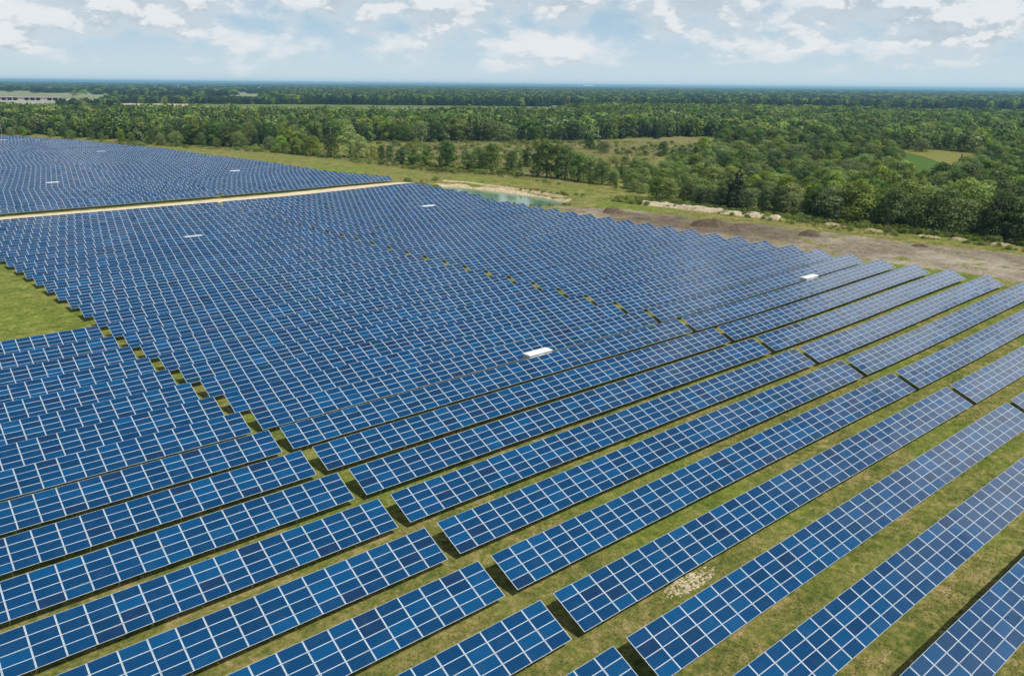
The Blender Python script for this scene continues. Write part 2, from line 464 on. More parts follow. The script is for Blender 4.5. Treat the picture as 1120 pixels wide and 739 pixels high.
    farcol = t.ramp(sx.outputs[0], [(0.0, (0.07, 0.11, 0.035)), (0.30, (0.10, 0.14, 0.05)), (0.5, (0.20, 0.21, 0.09)), (0.7, (0.36, 0.33, 0.19)), (1.0, (0.45, 0.40, 0.26))])
    farcol = t.mix(t.math('MULTIPLY', n_big, 0.25), farcol, (0.05, 0.075, 0.025))
    c = t.mix(A('far'), c, farcol)
    t.link(c, b.inputs['Base Color']); b.inputs['Roughness'].default_value = 0.95
    b.inputs['Specular IOR Level'].default_value = 0.1
    bp = t.add('ShaderNodeBump'); bp.inputs['Strength'].default_value = 0.9; bp.inputs['Distance'].default_value = 0.25
    t.link(t.math('ADD', n_fine, t.math('MULTIPLY', n_clod, 0.5)), bp.inputs['Height']); t.link(bp.outputs[0], b.inputs['Normal'])
    me = qmesh("ground", V, Q, [m], smooth=True)
    for nme, val in (('dry', dry), ('soil', soil), ('sand', sand), ('wet', wet), ('lush', lush), ('far', far)):
        a = me.attributes.new(nme, 'FLOAT', 'POINT'); a.data.foreach_set('value', np.clip(val, 0, 1).astype(np.float32))
    o = link("ground", me); tag(o, kind='structure')
build_ground()

def strip(name, left, right, mat_, lift, n=4):
    """sheet between two polylines, following the terrain"""
    V = []; Fc = []
    for (a, b) in zip(left, right):
        for j in range(n+1):
            u = j/n; x = a[0]+(b[0]-a[0])*u; y = a[1]+(b[1]-a[1])*u
            V.append((x, y, tz(x, y)+lift))
    for i in range(len(left)-1):
        for j in range(n):
            p = i*(n+1)+j; Fc.append((p, p+n+1, p+n+2, p+1))
    return mesh(name, V, Fc, [mat_], smooth=True)

def road_material():
    m, t, b, out = mat("sandy_road_surface")
    geo = t.add('ShaderNodeNewGeometry'); pos = geo.outputs['Position']
    n1 = t.noise(pos, 0.3, 6, 0.65); n2 = t.noise(pos, 2.5, 5, 0.7)
    c = t.ramp(t.math('ADD', t.math('MULTIPLY', n1, 0.6), t.math('MULTIPLY', n2, 0.4)), [(0.34, (0.40, 0.32, 0.20)), (0.6, (0.62, 0.53, 0.37))])
    t.link(c, b.inputs['Base Color']); b.inputs['Roughness'].default_value = 0.95; b.inputs['Specular IOR Level'].default_value = 0.1
    return m
MAT['road'] = road_material()

def build_road():
    xs = np.arange(-70, 186, 3.0)
    lo = [(x, ROAD_Y0-0.6+0.5*math.sin(x/17)+(0.9*random.random()-0.45)) for x in xs]
    hi = [(x, ROAD_Y1-0.4+0.5*math.sin(x/23+1)+(0.9*random.random()-0.45)) for x in xs]
    o = link("sandy_road", strip("sandy_road", lo, hi, MAT['road'], 0.08, 6)); tag(o, kind='structure')
build_road()

def build_pond():
    m, t, b, out = mat("pond_water")
    geo = t.add('ShaderNodeNewGeometry')
    n = t.noise(geo.outputs['Position'], 0.12, 3)
    t.link(t.ramp(n, [(0.35, (0.075, 0.165, 0.105)), (0.65, (0.13, 0.225, 0.15))]), b.inputs['Base Color'])
    b.inputs['Roughness'].default_value = 0.08; b.inputs['IOR'].default_value = 1.25
    w = t.noise(geo.outputs['Position'], 1.6, 3)
    bp = t.add('ShaderNodeBump'); bp.inputs['Strength'].default_value = 0.15; bp.inputs['Distance'].default_value = 0.05
    t.link(w, bp.inputs['Height']); t.link(bp.outputs[0], b.inputs['Normal'])
    c = np.mean(np.array(POND), 0)
    # water level -1.0; the sheet runs a little under the banks
    pts = []
    for p in POND:
        d = np.array(p)-c; pts.append(tuple(c+d*(1+2.2/np.hypot(*d))))
    me = mesh("pond_water", [(x, y, -1.05) for x, y in pts], [tuple(range(len(pts)))], [m])
    o = link("water", me); tag(o, kind='structure')
build_pond()

def field(name, pts, ramp, lift, scale=0.3, stripe=None):
    m, t, b, out = mat(name+"_crop")
    geo = t.add('ShaderNodeNewGeometry'); n = t.noise(geo.outputs['Position'], scale, 5, 0.6)
    t.link(t.ramp(n, [(0.3, ramp[0]), (0.7, ramp[1])]), b.inputs['Base Color']); b.inputs['Roughness'].default_value = 0.95; b.inputs['Specular IOR Level'].default_value = 0.05
    P = [at2(*p) for p in pts]
    o = link("field", mesh(name, [(x, y, lift) for x, y in P], [tuple(range(len(P)))], [m])); tag(o, kind='structure')
    return P

CLEARING = [at2(*p) for p in ((984, 165), (1030, 166), (1066, 170), (1056, 181), (1030, 192), (1010, 199), (996, 190))]
field("clearing", ((984, 165), (1024, 166), (1066, 170), (1058, 180), (1044, 184), (1012, 172)), ((0.13, 0.14, 0.028), (0.20, 0.185, 0.05)), 0.10)
field("clearing_green", ((984, 165.6), (1012, 172.3), (1044, 184.4), (1034, 192), (1012, 204), (996, 198)), ((0.045, 0.095, 0.014), (0.075, 0.125, 0.022)), 0.10)
field("strip_meadow", ((205, 116.5), (560, 117.8), (560, 114.5), (205, 113.2)), ((0.085, 0.125, 0.035), (0.13, 0.165, 0.05)), 0.25, 0.02)
field("stubble", ((-60, 108), (300, 110), (300, 98.5), (-60, 97)), ((0.11, 0.15, 0.065), (0.27, 0.27, 0.15)), 0.4, 0.004)
field("stubble_far", ((150, 95.6), (420, 97.4), (420, 95.8), (150, 94.2)), ((0.26, 0.26, 0.15), (0.40, 0.37, 0.23)), 0.5, 0.003)
field("right_strip", ((752, 115.6), (880, 116.5), (1020, 117.4), (1020, 115), (880, 113.4), (752, 112.6)), ((0.20, 0.19, 0.08), (0.34, 0.30, 0.15)), 0.3, 0.01)

# ------------------------------------------------------------------ solar tables
GX, GV = 0.022, 0.012        # gaps between modules
FX, FV = 0.044, 0.022        # visible frame lip
MV = SLOPE/4

def tone_colours(n, r):
    base = np.array([0.0004, 0.0290, 0.090])
    c = np.tile(base, (n, 1))*(1+0.10*r.standard_normal((n, 1)))
    k = r.random(n)
    teal = k < 0.17; c[teal] = np.array([0.0004, 0.043, 0.122])*(1+0.15*r.standard_normal((teal.sum(), 1)))
    pur = (k > 0.83) & (k < 0.95); c[pur] = np.array([0.0048, 0.0225, 0.074])*(1+0.18*r.standard_normal((pur.sum(), 1)))
    grn = k >= 0.95; c[grn] = np.array([0.001, 0.030, 0.062])
    return np.clip(c, 0.001, 0.5)

def module_template(mx):
    x0, x1, v0, v1 = GX/2, mx-GX/2, GV/2, MV-GV/2
    i0, i1, j0, j1 = x0+FX, x1-FX, v0+FV, v1-FV
    w = 0.004
    U = [(x0, v0, w), (x1, v0, w), (x1, v1, w), (x0, v1, w),
         (i0, j0, w), (i1, j0, w), (i1, j1, w), (i0, j1, w),
         (x0, v0, -0.036), (x1, v0, -0.036), (x1, v1, -0.036), (x0, v1, -0.036),
         (i0-.004, j0-.004, 0), (i1+.004, j0-.004, 0), (i1+.004, j1+.004, 0), (i0-.004, j1+.004, 0)]
    Q = [(12, 13, 14, 15), (0, 1, 5, 4), (1, 2, 6, 5), (2, 3, 7, 6), (3, 0, 4, 7),
         (0, 8, 9, 1), (1, 9, 10, 2), (2, 10, 11, 3), (3, 11, 8, 0), (8, 11, 10, 9)]
    return np.array(U), np.array(Q)

def slope_to_xyz(U):
    return np.stack([U[..., 0], U[..., 1]*CT-U[..., 2]*ST, U[..., 1]*ST+U[..., 2]*CT], -1)

def modules_mesh(name, items, mx, r, origin):
    """items: list of (col, row, dz); one mesh of many modules, coordinates local to origin at the low west corner"""
    U, Q = module_template(mx)
    n = len(items); it = np.array(items, float)
    V = np.repeat(U[None], n, 0)
    V[:, :, 0] += it[:, 0, None]*mx; V[:, :, 1] += it[:, 1, None]*MV
    if n > 1:
        tl = r.standard_normal((n, 2))*0.011
        V[:, :, 2] += (U[None, :, 0]-mx/2)*tl[:, :1]*0.5 + (U[None, :, 1]-MV/2)*tl[:, 1:]
    W = slope_to_xyz(V); W[:, :, 2] += it[:, 2, None]
    QQ = (Q[None]+(np.arange(n)*16)[:, None, None]).reshape(-1, 4)
    midx = np.tile(np.array([0]+[1]*9), n)
    me = qmesh(name, W.reshape(-1, 3), QQ, [MAT['glass'], MAT['frame']], midx)
    col = np.ones((n*10, 4), np.float32); col[:, :3] = np.repeat(tone_colours(n, r), 10, 0)
    a = me.attributes.new('tone', 'FLOAT_COLOR', 'FACE'); a.data.foreach_set('color', col.ravel())
    uv = me.uv_layers.new(name='UVMap')
    q = np.zeros((n*10, 4, 2), np.float32); q[:] = (0.25, 0.25); q[::10] = ((0, 0), (1, 0), (1, 1), (0, 1))
    uv.data.foreach_set('uv', q.ravel())
    return me

SHARED = {}
def shared_module(mx):
    key = round(mx, 3)
    if key not in SHARED:
        r = np.random.default_rng(11)
        SHARED[key] = [modules_mesh("solar_panel", [(0, 0, 0)], mx, r, None) for _ in range(20)]
    return SHARED[key]

STEPCOL = 4
def support_geometry(ncol, mx, dz, which):
    mbs = {'post': [], 'rafter': [], 'purlin': []}
    for c in np.arange(1.0, ncol, STEPCOL):
        x = c*mx; k = min(int(c), ncol-1); z = dz[k]
        for v, nm in ((0.75, 'post'), (3.1, 'post')):
            b = MB(); b.box(x-0.045, x+0.045, v*CT-0.05, v*CT+0.05, -ZLOW+z-0.5, v*ST-0.17+z); mbs['post'].append(b)
        b = MB()
        P = [(x-0.035, 0.25, -0.15), (x+0.035, 0.25, -0.15), (x+0.035, 3.7, -0.15), (x-0.035, 3.7, -0.15),
             (x-0.035, 0.25, -0.105), (x+0.035, 0.25, -0.105), (x+0.035, 3.7, -0.105), (x-0.035, 3.7, -0.105)]
        W = slope_to_xyz(np.array(P)); W[:, 2] += z
        b.add([tuple(w) for w in W], box_arrays(0, 1, 0, 1, 0, 1)[1]); mbs['rafter'].append(b)
    for v in (0.55, 1.5, 2.45, 3.4):
        b = MB()
        for c in range(0, ncol, 2):
            e = min(c+2, ncol); z0, z1 = dz[c], dz[min(e, ncol-1)]
            P = [(c*mx, v-.03, -0.10), (e*mx, v-.03, -0.10), (e*mx, v+.03, -0.10), (c*mx, v+.03, -0.10),
                 (c*mx, v-.03, -0.042), (e*mx, v-.03, -0.042), (e*mx, v+.03, -0.042), (c*mx, v+.03, -0.042)]
            W = slope_to_xyz(np.array(P)); W[[0, 3, 4, 7], 2] += z0; W[[1, 2, 5, 6], 2] += z1
            b.add([tuple(w) for w in W], box_arrays(0, 1, 0, 1, 0, 1)[1])
        mbs['purlin'].append(b)
    return mbs

N_INDIV = 0
def solar_table(x0, y, ncol, mx, label, group, detail):
    """x0: west end, y: low edge; detail 2 = every module its own part, 1 = panels + supports, 0 = one mesh"""
    global N_INDIV
    r = np.random.default_rng(int(abs(x0*31+y*977)*10) % (2**31))
    zc = tz(x0+ncol*mx/2, y+1.8)
    xc = x0+(np.arange(ncol)+0.5)*mx
    dz = terrain(xc, np.full(ncol, y+1.8))-zc
    dz = dz + 0.012*r.standard_normal(ncol).cumsum()*0.3
    root_loc = (x0+ncol*mx/2, y+1.8, zc)
    off = np.array([-ncol*mx/2, -1.8, ZLOW])
    cells = [(c, v, dz[c]) for c in range(ncol) for v in range(4)]
    if detail == 0:
        me = modules_mesh("solar_table", cells, mx, r, None)
        n0 = len(me.vertices)
        co = np.empty(n0*3, np.float32); me.vertices.foreach_get('co', co); co = co.reshape(-1, 3)+off; me.vertices.foreach_set('co', co.ravel().astype(np.float32)); me.update()
        # two long legs walls of posts joined in the same mesh
        o = link("solar_table", me, None, root_loc); tag(o, label, 'solar table', group)
        return o
    root = empty("solar_table", root_loc); tag(root, label, 'solar table', group)
    def place(nm, me):
        o = link(nm, me, root, tuple(off)); return o
    rest = cells
    if detail == 2:
        ctr = np.array([(x0+(c+.5)*mx, y+(v+.5)*MV*CT, zc+d+ZLOW+(v+.5)*MV*ST) for c, v, d in cells])
        px, py, zz = project(ctr)
        vis = (px > -25) & (px < 1145) & (py > 80) & (py < 765) & (zz > 0)
        size = np.where(vis, 1.0/np.maximum(zz, 1), 0)
        order = [i for i in np.argsort(-size)[:100] if vis[i]]
        var = shared_module(mx)
        for i in order:
            c, v, d = cells[i]
            w = slope_to_xyz(np.array([c*mx, v*MV, 0.0]))
            o = link("solar_panel", var[int(r.integers(len(var)))], root, (off[0]+w[0], off[1]+w[1], off[2]+w[2]+d))
            o.rotation_euler = (float(r.normal(0, 0.011)), float(r.normal(0, 0.0055)), 0)
            N_INDIV += 1
        pick = set(order); rest = [cells[i] for i in range(len(cells)) if i not in pick]
        if rest:
            o = place("solar_panel", modules_mesh("solar_panels", rest, mx, r, None)); o['kind'] = 'stuff'
    else:
        o = place("panel_array", modules_mesh("panel_array", cells, mx, r, None))
    s = support_geometry(ncol, mx, dz, detail)
    if detail == 2:
        for nm in ('post', 'rafter', 'purlin'):
            for b in s[nm]:
                place('support_post' if nm == 'post' else nm, b.mesh(nm, MAT['steel']))
    else:
        b = MB()
        for nm in ('post', 'rafter', 'purlin'):
            for q in s[nm]: b.add(q.V, q.F)
        place('support_frame', b.mesh('support_frame', MAT['steel']))
    return root

def detail_for(x0, x1, y):
    xs = np.linspace(x0, x1, 30)
    px, py, zz = project(np.stack([xs, np.full(30, y+1.8), np.full(30, 1.6)], 1))
    ok = (px > -10) & (px < 1130) & (py < 760) & (zz > 1)
    if not ok.any(): return 1 if zz.max() > 0 else 0
    z = zz[ok].min()
    return 2 if z < 105 else 1

def in_view(x0, x1, y, m=60):
    xs = np.linspace(x0, x1, 30)
    px, py, zz = project(np.stack([xs, np.full(30, y+1.8), np.full(30, 1.6)], 1))
    return bool(((px > -m) & (px < 1120+m) & (py < 739+m) & (zz > 1)).any())

def strict_view(x0, x1, y):
    xs = np.linspace(x0, x1, 60)
    a = in_view(x0, x1, y, -6)
    return a

def build_main_field():
    cnt = {'w': 0, 'm': 0, 'e': 0}
    for k in range(-4, N_MAIN+1):
        y = row_y(k)
        # west tables, only the first sixteen rows
        if k <= 15:
            x1 = x_west(k); n, mx = 36, 2.016; x0 = x1-n*mx
            if in_view(x0, x1, y):
                vis = strict_view(x0, x1, y)
                cnt['w'] += 1 if vis else 0
                lab = ("blue solar table left of the grass aisle, %s row up from the bottom corner" % ordinal(cnt['w'])) if vis else "blue solar table at the near left margin of the field"
                solar_table(x0, y, n, mx, lab, "solar tables left of the aisle", detail_for(x0, x1, y))
        x0 = x_east(k); x1 = x_far(k)-1.175; n = 36; mx = (x1-x0)/n
        if in_view(x0, x1, y):
            vis = strict_view(x0, x1, y); cnt['m'] += 1 if vis else 0
            lab = ("blue solar table between the two diagonal aisles, %s row up from the bottom edge" % ordinal(cnt['m'])) if vis else "blue solar table at the near margin between the aisles"
            solar_table(x0, y, n, round(mx, 3), lab, "solar tables between the two aisles", detail_for(x0, x1, y))
        x0 = x_far(k); n = 36 + (3 if k > 26 else 0); mx = 2.016; x1 = x0+n*mx
        if in_view(x0, x1, y):
            vis = strict_view(x0, x1, y); cnt['e'] += 1 if vis else 0
            lab = ("blue solar table reaching the bare earth strip, %s row up from the right edge" % ordinal(cnt['e'])) if vis else "blue solar table at the near right margin of the field"
            solar_table(x0, y, n, mx, lab, "solar tables beside the bare earth strip", detail_for(x0, x1, y))

def build_far_field():
    j = 0
    while True:
        y = FAR_Y0+FAR_P*j
        if y > 735: break
        xr = far_right(y); n, mx = 36, 2.016; i = 0
        seg_names = ("at the grass margin", "second from the margin", "third from the margin", "fourth from the margin", "fifth from the margin")
        while i < 5:
            x1 = xr-i*(n*mx+1.2); x0 = x1-n*mx
            if not in_view(x0, x1, y, 30): break
            vis = in_view(x0, x1, y, -3)
            lab = "blue solar table beyond the road, %s row back, %s" % (ordinal(j+1), seg_names[i])
            solar_table(x0, y, n, mx, lab, "solar tables beyond the sandy road", 0)
            i += 1
        j += 1
build_main_field()
build_far_field()
print("individual modules", N_INDIV)

# ------------------------------------------------------------------ white inverter cabins between the rows
def cabin(px, py, label, L=4.7, D=1.7, H=2.35):
    p = at(px, py, H); x, y = float(p[0]), float(p[1])
    # slide to the middle of the lane behind the nearest row
    if y < ROAD_Y0:
        k = min(range(0, N_MAIN+1), key=lambda k: abs(row_y(k)+SLOPE*CT+1.75-y)); y = row_y(k)+SLOPE*CT+1.75
    else:
        j = max(0, round((y-FAR_Y0-SLOPE*CT-1.75)/FAR_P)); y = FAR_Y0+FAR_P*j+SLOPE*CT+1.75
    z = tz(x, y)
    root = empty("inverter_cabin", (x, y, z)); tag(root, label, 'cabin', 'white inverter cabins among the solar rows')
    b = MB(); b.box(-L/2+.12, L/2-.12, -D/2+.1, D/2-.1, 0, H-.13); link('wall', b.mesh('wall', MAT['grey_paint']), root)
    # slightly pitched roof with a folded edge
    V = [(-L/2, -D/2, H-.14), (L/2, -D/2, H-.14), (L/2, D/2, H-.14), (-L/2, D/2, H-.14), (-L/2, -D/2, H-.04), (L/2, -D/2, H-.04), (L/2, D/2, H-.04), (-L/2, D/2, H-.04), (-L/2+.3, 0, H+.12), (L/2-.3, 0, H+.12)]
    Fc = [(0, 3, 2, 1), (0, 1, 5, 4), (1, 2, 6, 5), (2, 3, 7, 6), (3, 0, 4, 7), (4, 5, 9, 8), (6, 7, 8, 9), (5, 6, 9), (7, 4, 8)]
    link('roof', mesh('roof', V, Fc, [MAT['pale_roof' if 'faint' in label or 'tiny' in label else 'white_paint']]), root)
    b = MB(); b.box(-.45, .45, -D/2+.06, -D/2+.1-.002, .15, 2.15); dr = link('door', b.mesh('door', MAT['white_paint']), root)
    b = MB(); b.box(.3, .36, -D/2+.02, -D/2+.058, 1.05, 1.2); link('handle', b.mesh('handle', MAT['steel']), dr)
    b = MB()
    for q in range(5): b.box(.9, 1.6, -D/2+.07, -D/2+.1-.002, .5+q*.22, .62+q*.22)
    link('vent', b.mesh('vent', MAT['steel']), root)
for a in ((595, 386.5, "bright white cabin roof nearest the bottom, in the middle block of panels"),
          (884, 305, "bright white cabin roof close to the bare earth strip on the right"),
          (473, 227.5, "white cabin roof near the pond, short of the sandy road"),
          (210, 258.5, "faint white cabin roof in the left middle block below the sandy road"),
          (57, 198.5, "white cabin roof just beyond the sandy road at the far left"),
          (112, 166.5, "faint white cabin roof far back in the block beyond the road"),
          (259, 187, "white cabin roof beyond the road near the grass margin"),
          (4, 153.5, "tiny white cabin roof at the far left edge before the forest")):
    cabin(*a)

# ------------------------------------------------------------------ earthworks: sand bank and spoil heaps
def ridge(name, pts, width, height, m, seed, label, cat, group=None, lift=-0.15):
    P = np.array(pts); seg = np.hypot(*(P[1:]-P[:-1]).T); L = np.r_[0, seg.cumsum()]
    n = int(L[-1]/0.8)+2; s = np.linspace(0, L[-1], n)
    cx = np.interp(s, L, P[:, 0]); cyy = np.interp(s, L, P[:, 1])
    tx = np.gradient(cx); ty = np.gradient(cyy); q = np.hypot(tx, ty); nx_, ny_ = -ty/q, tx/q
    mrows = 13; V = []; c0 = (cx.mean(), cyy.mean())
    for i in range(n):
        e = min(1, min(s[i], L[-1]-s[i])/(width*0.5)); e = math.sqrt(max(e, 0))
        wv = width*(0.75+0.5*float(fbm(s[i], 0.0, 7, seed)))*(0.35+0.65*e)
        hv = height*(0.5+0.9*float(fbm(s[i], 9.0, 5, seed+3)))*e
        for j in range(mrows):
            u = j/(mrows-1)*2-1
            x = cx[i]+nx_[i]*u*wv/2; y = cyy[i]+ny_[i]*u*wv/2
            h = hv*(1-abs(u)**1.6)*(0.65+0.7*float(fbm(x, y, 2.2, seed+7)))
            V.append((x-c0[0], y-c0[1], tz(x, y)+h+lift))
    Fc = [(i*mrows+j, (i+1)*mrows+j, (i+1)*mrows+j+1, i*mrows+j+1) for i in range(n-1) for j in range(mrows-1)]
    me = mesh(name, V, Fc, [m], smooth=True)
    o = link(name, me, None, (c0[0], c0[1], 0)); tag(o, label, cat, group); return o
ridge("sand_bank", [at2(698, 225.6), at2(735, 229.5), at2(772, 234), at2(815, 239), at2(858, 244)], 4.6, 1.45, MAT['sand'], 3, "long low pale sand bank between the earth strip and the dark wood", "sand bank")
for i, (a, b, lab) in enumerate((((900, 249), (926, 252), "small pale sand heap in weeds above the earth strip"),
                             ((945, 255), (966, 258), "pale sand heap in weeds below the dark wood"),
                             ((1002, 261.5), (1030, 265), "broad low sand heap in weeds below the dark wood"),
                             ((1038, 265), (1060, 268.2), "sand heap in weeds just right of the broad low one"),
                             ((1082, 270), (1108, 273.2), "sand heap in weeds close to the right edge"))):
    ridge("sand_heap", [at2(*a), at2(*b)], 3.0, 0.75, MAT['tan'], 20+i, lab, "sand heap", "sand heaps in the weeds")
ridge("pond_bank", [at2(482, 199.3), at2(510, 200.4), at2(545, 205), at2(580, 209.5), at2(620, 216)], 3.2, 0.45, MAT['tan'], 15, "pale sandy bank along the far shore of the green pond", "bank")
for i, (a, b, w, h, lab) in enumerate((((660, 234.5), (684, 237), 6.5, 2.1, "dark brown spoil heap at the upper end of the earth strip"),
                               ((754, 249.5), (792, 252.5), 5, 1.9, "long rough brown spoil heap beside the panel ends"),
                               ((872, 260.5), (898, 263), 5, 1.8, "brown spoil heap in the middle of the earth strip"),
                               ((994, 273), (1016, 275), 4, 1.0, "flat dark spoil heap on the pale right end of the earth strip"),
                               ((452, 204), (468, 207), 5, 1.4, "reddish spoil heap by the road end and the pond"))):
    ridge("spoil_heap", [at2(*a), at2(*b)], w, h, MAT['mud'], 40+i, lab, "spoil heap", "brown spoil heaps along the field edge")

# ------------------------------------------------------------------ trees
def leaf_quads(centres, normals, sizes, r):
    n = len(centres)
    nrm = normals/np.maximum(np.linalg.norm(normals, axis=1, keepdims=True), 1e-6)
    a = np.cross(nrm, r.standard_normal((n, 3))); a /= np.maximum(np.linalg.norm(a, axis=1, keepdims=True), 1e-6)
    b = np.cross(nrm, a)
    s = sizes[:, None]
    asp = r.uniform(0.6, 1.0, (n, 1))
    V = np.stack([centres-a*s*0.5, centres-b*s*0.36*asp+a*s*0.08, centres+a*s*0.5, centres+b*s*0.36*asp-a*s*0.08], 1)
    V += nrm[:, None]*r.uniform(-0.14, 0.14, (n, 4, 1))*s[:, :, None]
    Q = np.arange(n*4).reshape(n, 4)
    return V.reshape(-1, 3), Q

def crown_mesh(name, lobes, nleaf, size, m, seed, flat=0.0, jit=0.25):
    """lobes: (x, y, z, rx, rz); leaf-sized faces on and within the lobes' shells"""
    r = np.random.default_rng(seed)
    lob = np.array(lobes, float)
    area = lob[:, 3]*(lob[:, 3]+lob[:, 4]); pick = r.choice(len(lob), nleaf, p=area/area.sum())
    d = r.standard_normal((nleaf, 3)); d /= np.linalg.norm(d, axis=1, keepdims=True)
    up = lob[pick, 2] > 0.33*lob[:, 2].max()
    d[:, 2] = np.where((d[:, 2] < -0.45) & up, -d[:, 2]*0.7, d[:, 2])
    rad = r.uniform(0.80, 1.04, nleaf)
    L = lob[pick]
    lump = 1+0.16*np.sin(d[:, 0]*7+pick)*np.sin(d[:, 1]*6+pick*2)*np.cos(d[:, 2]*6)
    c = L[:, :3] + d*np.stack([L[:, 3], L[:, 3], L[:, 4]], 1)*(rad*lump)[:, None]
    nrm = d*np.stack([L[:, 4], L[:, 4], L[:, 3]], 1)
    nrm = nrm/np.linalg.norm(nrm, axis=1, keepdims=True)*1.0 + r.standard_normal((nleaf, 3))*jit
    nrm[:, 2] += flat
    sz = size*r.uniform(0.65, 1.35, nleaf)
    V, Q = leaf_quads(c, nrm, sz, r)
    me = qmesh(name, V, Q, [m])
    lt = np.clip(0.5+0.14*r.standard_normal(nleaf)+0.17*r.standard_normal(len(lob))[pick], 0, 1)
    a = me.attributes.new('leaf_tone', 'FLOAT', 'FACE'); a.data.foreach_set('value', lt.astype(np.float32))
    return me

def trunk_mesh(h, rad, limbs, seed, m, spread=0.35):
    r = random.Random(seed); b = MB()
    lean = (r.uniform(-.03, .03)*h, r.uniform(-.03, .03)*h)
    b.tube([(0, 0, -0.4), (lean[0]*.3, lean[1]*.3, h*.3), (lean[0]*.7, lean[1]*.7, h*.6), (lean[0], lean[1], h*.92)], [rad*1.25, rad, rad*.65, rad*.12], 7)
    for i in range(limbs):
        z0 = h*r.uniform(.25, .65); a = r.uniform(0, 2*math.pi); l = h*spread*r.uniform(.6, 1.1)
        x0, y0_ = lean[0]*z0/h, lean[1]*z0/h
        b.tube([(x0, y0_, z0), (x0+math.cos(a)*l*.5, y0_+math.sin(a)*l*.5, z0+l*.4), (x0+math.cos(a)*l, y0_+math.sin(a)*l, z0+l*.95)], [rad*.45, rad*.3, rad*.06], 5)
    return b.mesh('trunk', m, True)

def lobes_round(h, w, n, seed, base=0.22):
    r = random.Random(seed); L = []
    for i in range(n):
        u = (i+0.5)/n
        z = h*(base+0.05+(0.86-base)*u)
        prof = math.sin(math.pi*min(1, 0.30+0.68*u))**0.6
        a = i*2.399+r.uniform(-.5, .5); rr = w*0.5*prof*r.uniform(.35, .72)
        s = w*r.uniform(.16, .25)*(0.75+0.4*prof)
        L.append((math.cos(a)*rr, math.sin(a)*rr, min(z, h-s*.85), s, s*r.uniform(.75, .95)))
    L.append((0, 0, h*.55, w*.27, h*.25))
    return L

def lobes_cone(h, w, n, seed):
    r = random.Random(seed); L = []
    for i in range(n):
        u = (i+.5)/n; z = h*(.05+.91*u); rr = w*.5*(1-u)**.8
        k = max(1, int(5*(1-u))+1); a0 = r.uniform(0, 6.28)
        for j in range(k):
            a = a0+2*math.pi*j/k; d = rr*.55 if k > 1 else 0
            L.append((math.cos(a)*d, math.sin(a)*d, z, max(rr*.55, w*.05), h/n*.75))
    return L

def lobes_column(h, w, n, seed):
    r = random.Random(seed); L = []
    for i in range(n):
        u = (i+.5)/n; z = h*(.1+.84*u); prof = (math.sin(math.pi*min(1, .22+.74*u)))**.6
        a = r.uniform(0, 6.28); d = w*.2*prof
        L.append((math.cos(a)*d, math.sin(a)*d, z, w*.3*prof*r.uniform(.8, 1.15), h/n*1.0))
    return L

SPECIES = {}
def species(key, kind, leafmat, h, w, nl, variants, nleaf, size, seed, name, adj):
    out = []
    for v in range(variants):
        s = seed+v*13
        f = {'round': lobes_round, 'cone': lobes_cone, 'column': lobes_column}[kind]
        lb = f(h, w, nl+v, s) if kind != 'round' else lobes_round(h, w, nl+2*v, s, 0.02 if h < 11 else 0.08)
        hi = crown_mesh('crown', lb, nleaf, size, MAT[leafmat], s)
        lo = crown_mesh('crown', lb, max(200, nleaf//8), size*2.5, MAT[leafmat], s+5, jit=0.16)
        tr = trunk_mesh(h, h*.018+.03, 5 if kind != 'cone' else 0, s, MAT['bark'])
        out.append((hi, lo, tr))
    SPECIES[key] = dict(v=out, h=h, w=w, name=name, adj=adj)
species('broad', 'round', 'leaf_broad', 15, 10.5, 15, 3, 3600, 0.62, 100, 'broadleaf_tree', 'dark green broadleaf tree')
species('willow', 'round', 'leaf_willow', 10, 10.5, 16, 3, 3400, 0.50, 200, 'willow_tree', 'rounded grey-green willow')
species('birch', 'column', 'leaf_birch', 15, 6.2, 9, 2, 2400, 0.52, 300, 'birch_tree', 'slim light green birch')
species('pine', 'cone', 'leaf_pine', 15, 6.5, 11, 2, 3000, 0.60, 400, 'pine_tree', 'dark pointed pine')
species('pale', 'round', 'leaf_pale', 13, 8.5, 14, 2, 3200, 0.52, 500, 'poplar_tree', 'pale silvery-green poplar')
species('shrub', 'round', 'leaf_shrub', 3.6, 4.4, 8, 3, 1300, 0.34, 600, 'shrub', 'low green shrub')
species('juniper', 'column', 'leaf_broad', 10, 6.0, 8, 2, 2400, 0.46, 900, 'bushy_tree', 'dark bushy tree')
species('yellow', 'round', 'leaf_yellow', 8, 8, 12, 1, 2600, 0.48, 700, 'broadleaf_tree', 'yellow-green broadleaf tree')
species('olive', 'round', 'leaf_birch', 12, 10, 14, 2, 3400, 0.55, 800, 'broadleaf_tree', 'olive green broadleaf tree')

TREES = 0
TREE_POS = []
def tree(sp, x, y, h, label, group=None, cat='tree', rot=None, wide=1.0):
    global TREES
    S = SPECIES[sp]; hi, lo, tr = S['v'][random.randrange(len(S['v']))]
    s = h/S['h']; z = tz(x, y)
    root = empty(S['name'], (x, y, z-0.05)); root.rotation_euler = (0, 0, random.uniform(0, 6.28) if rot is None else rot)
    root.scale = (s*wide, s*wide, s)
    tag(root, label, 'shrub' if sp == 'shrub' else cat, group)
    link('crown', hi, root)
    link('trunk', tr, root)
    TREES += 1; TREE_POS.append((x, y, S['w']*s*wide/2))
    return root

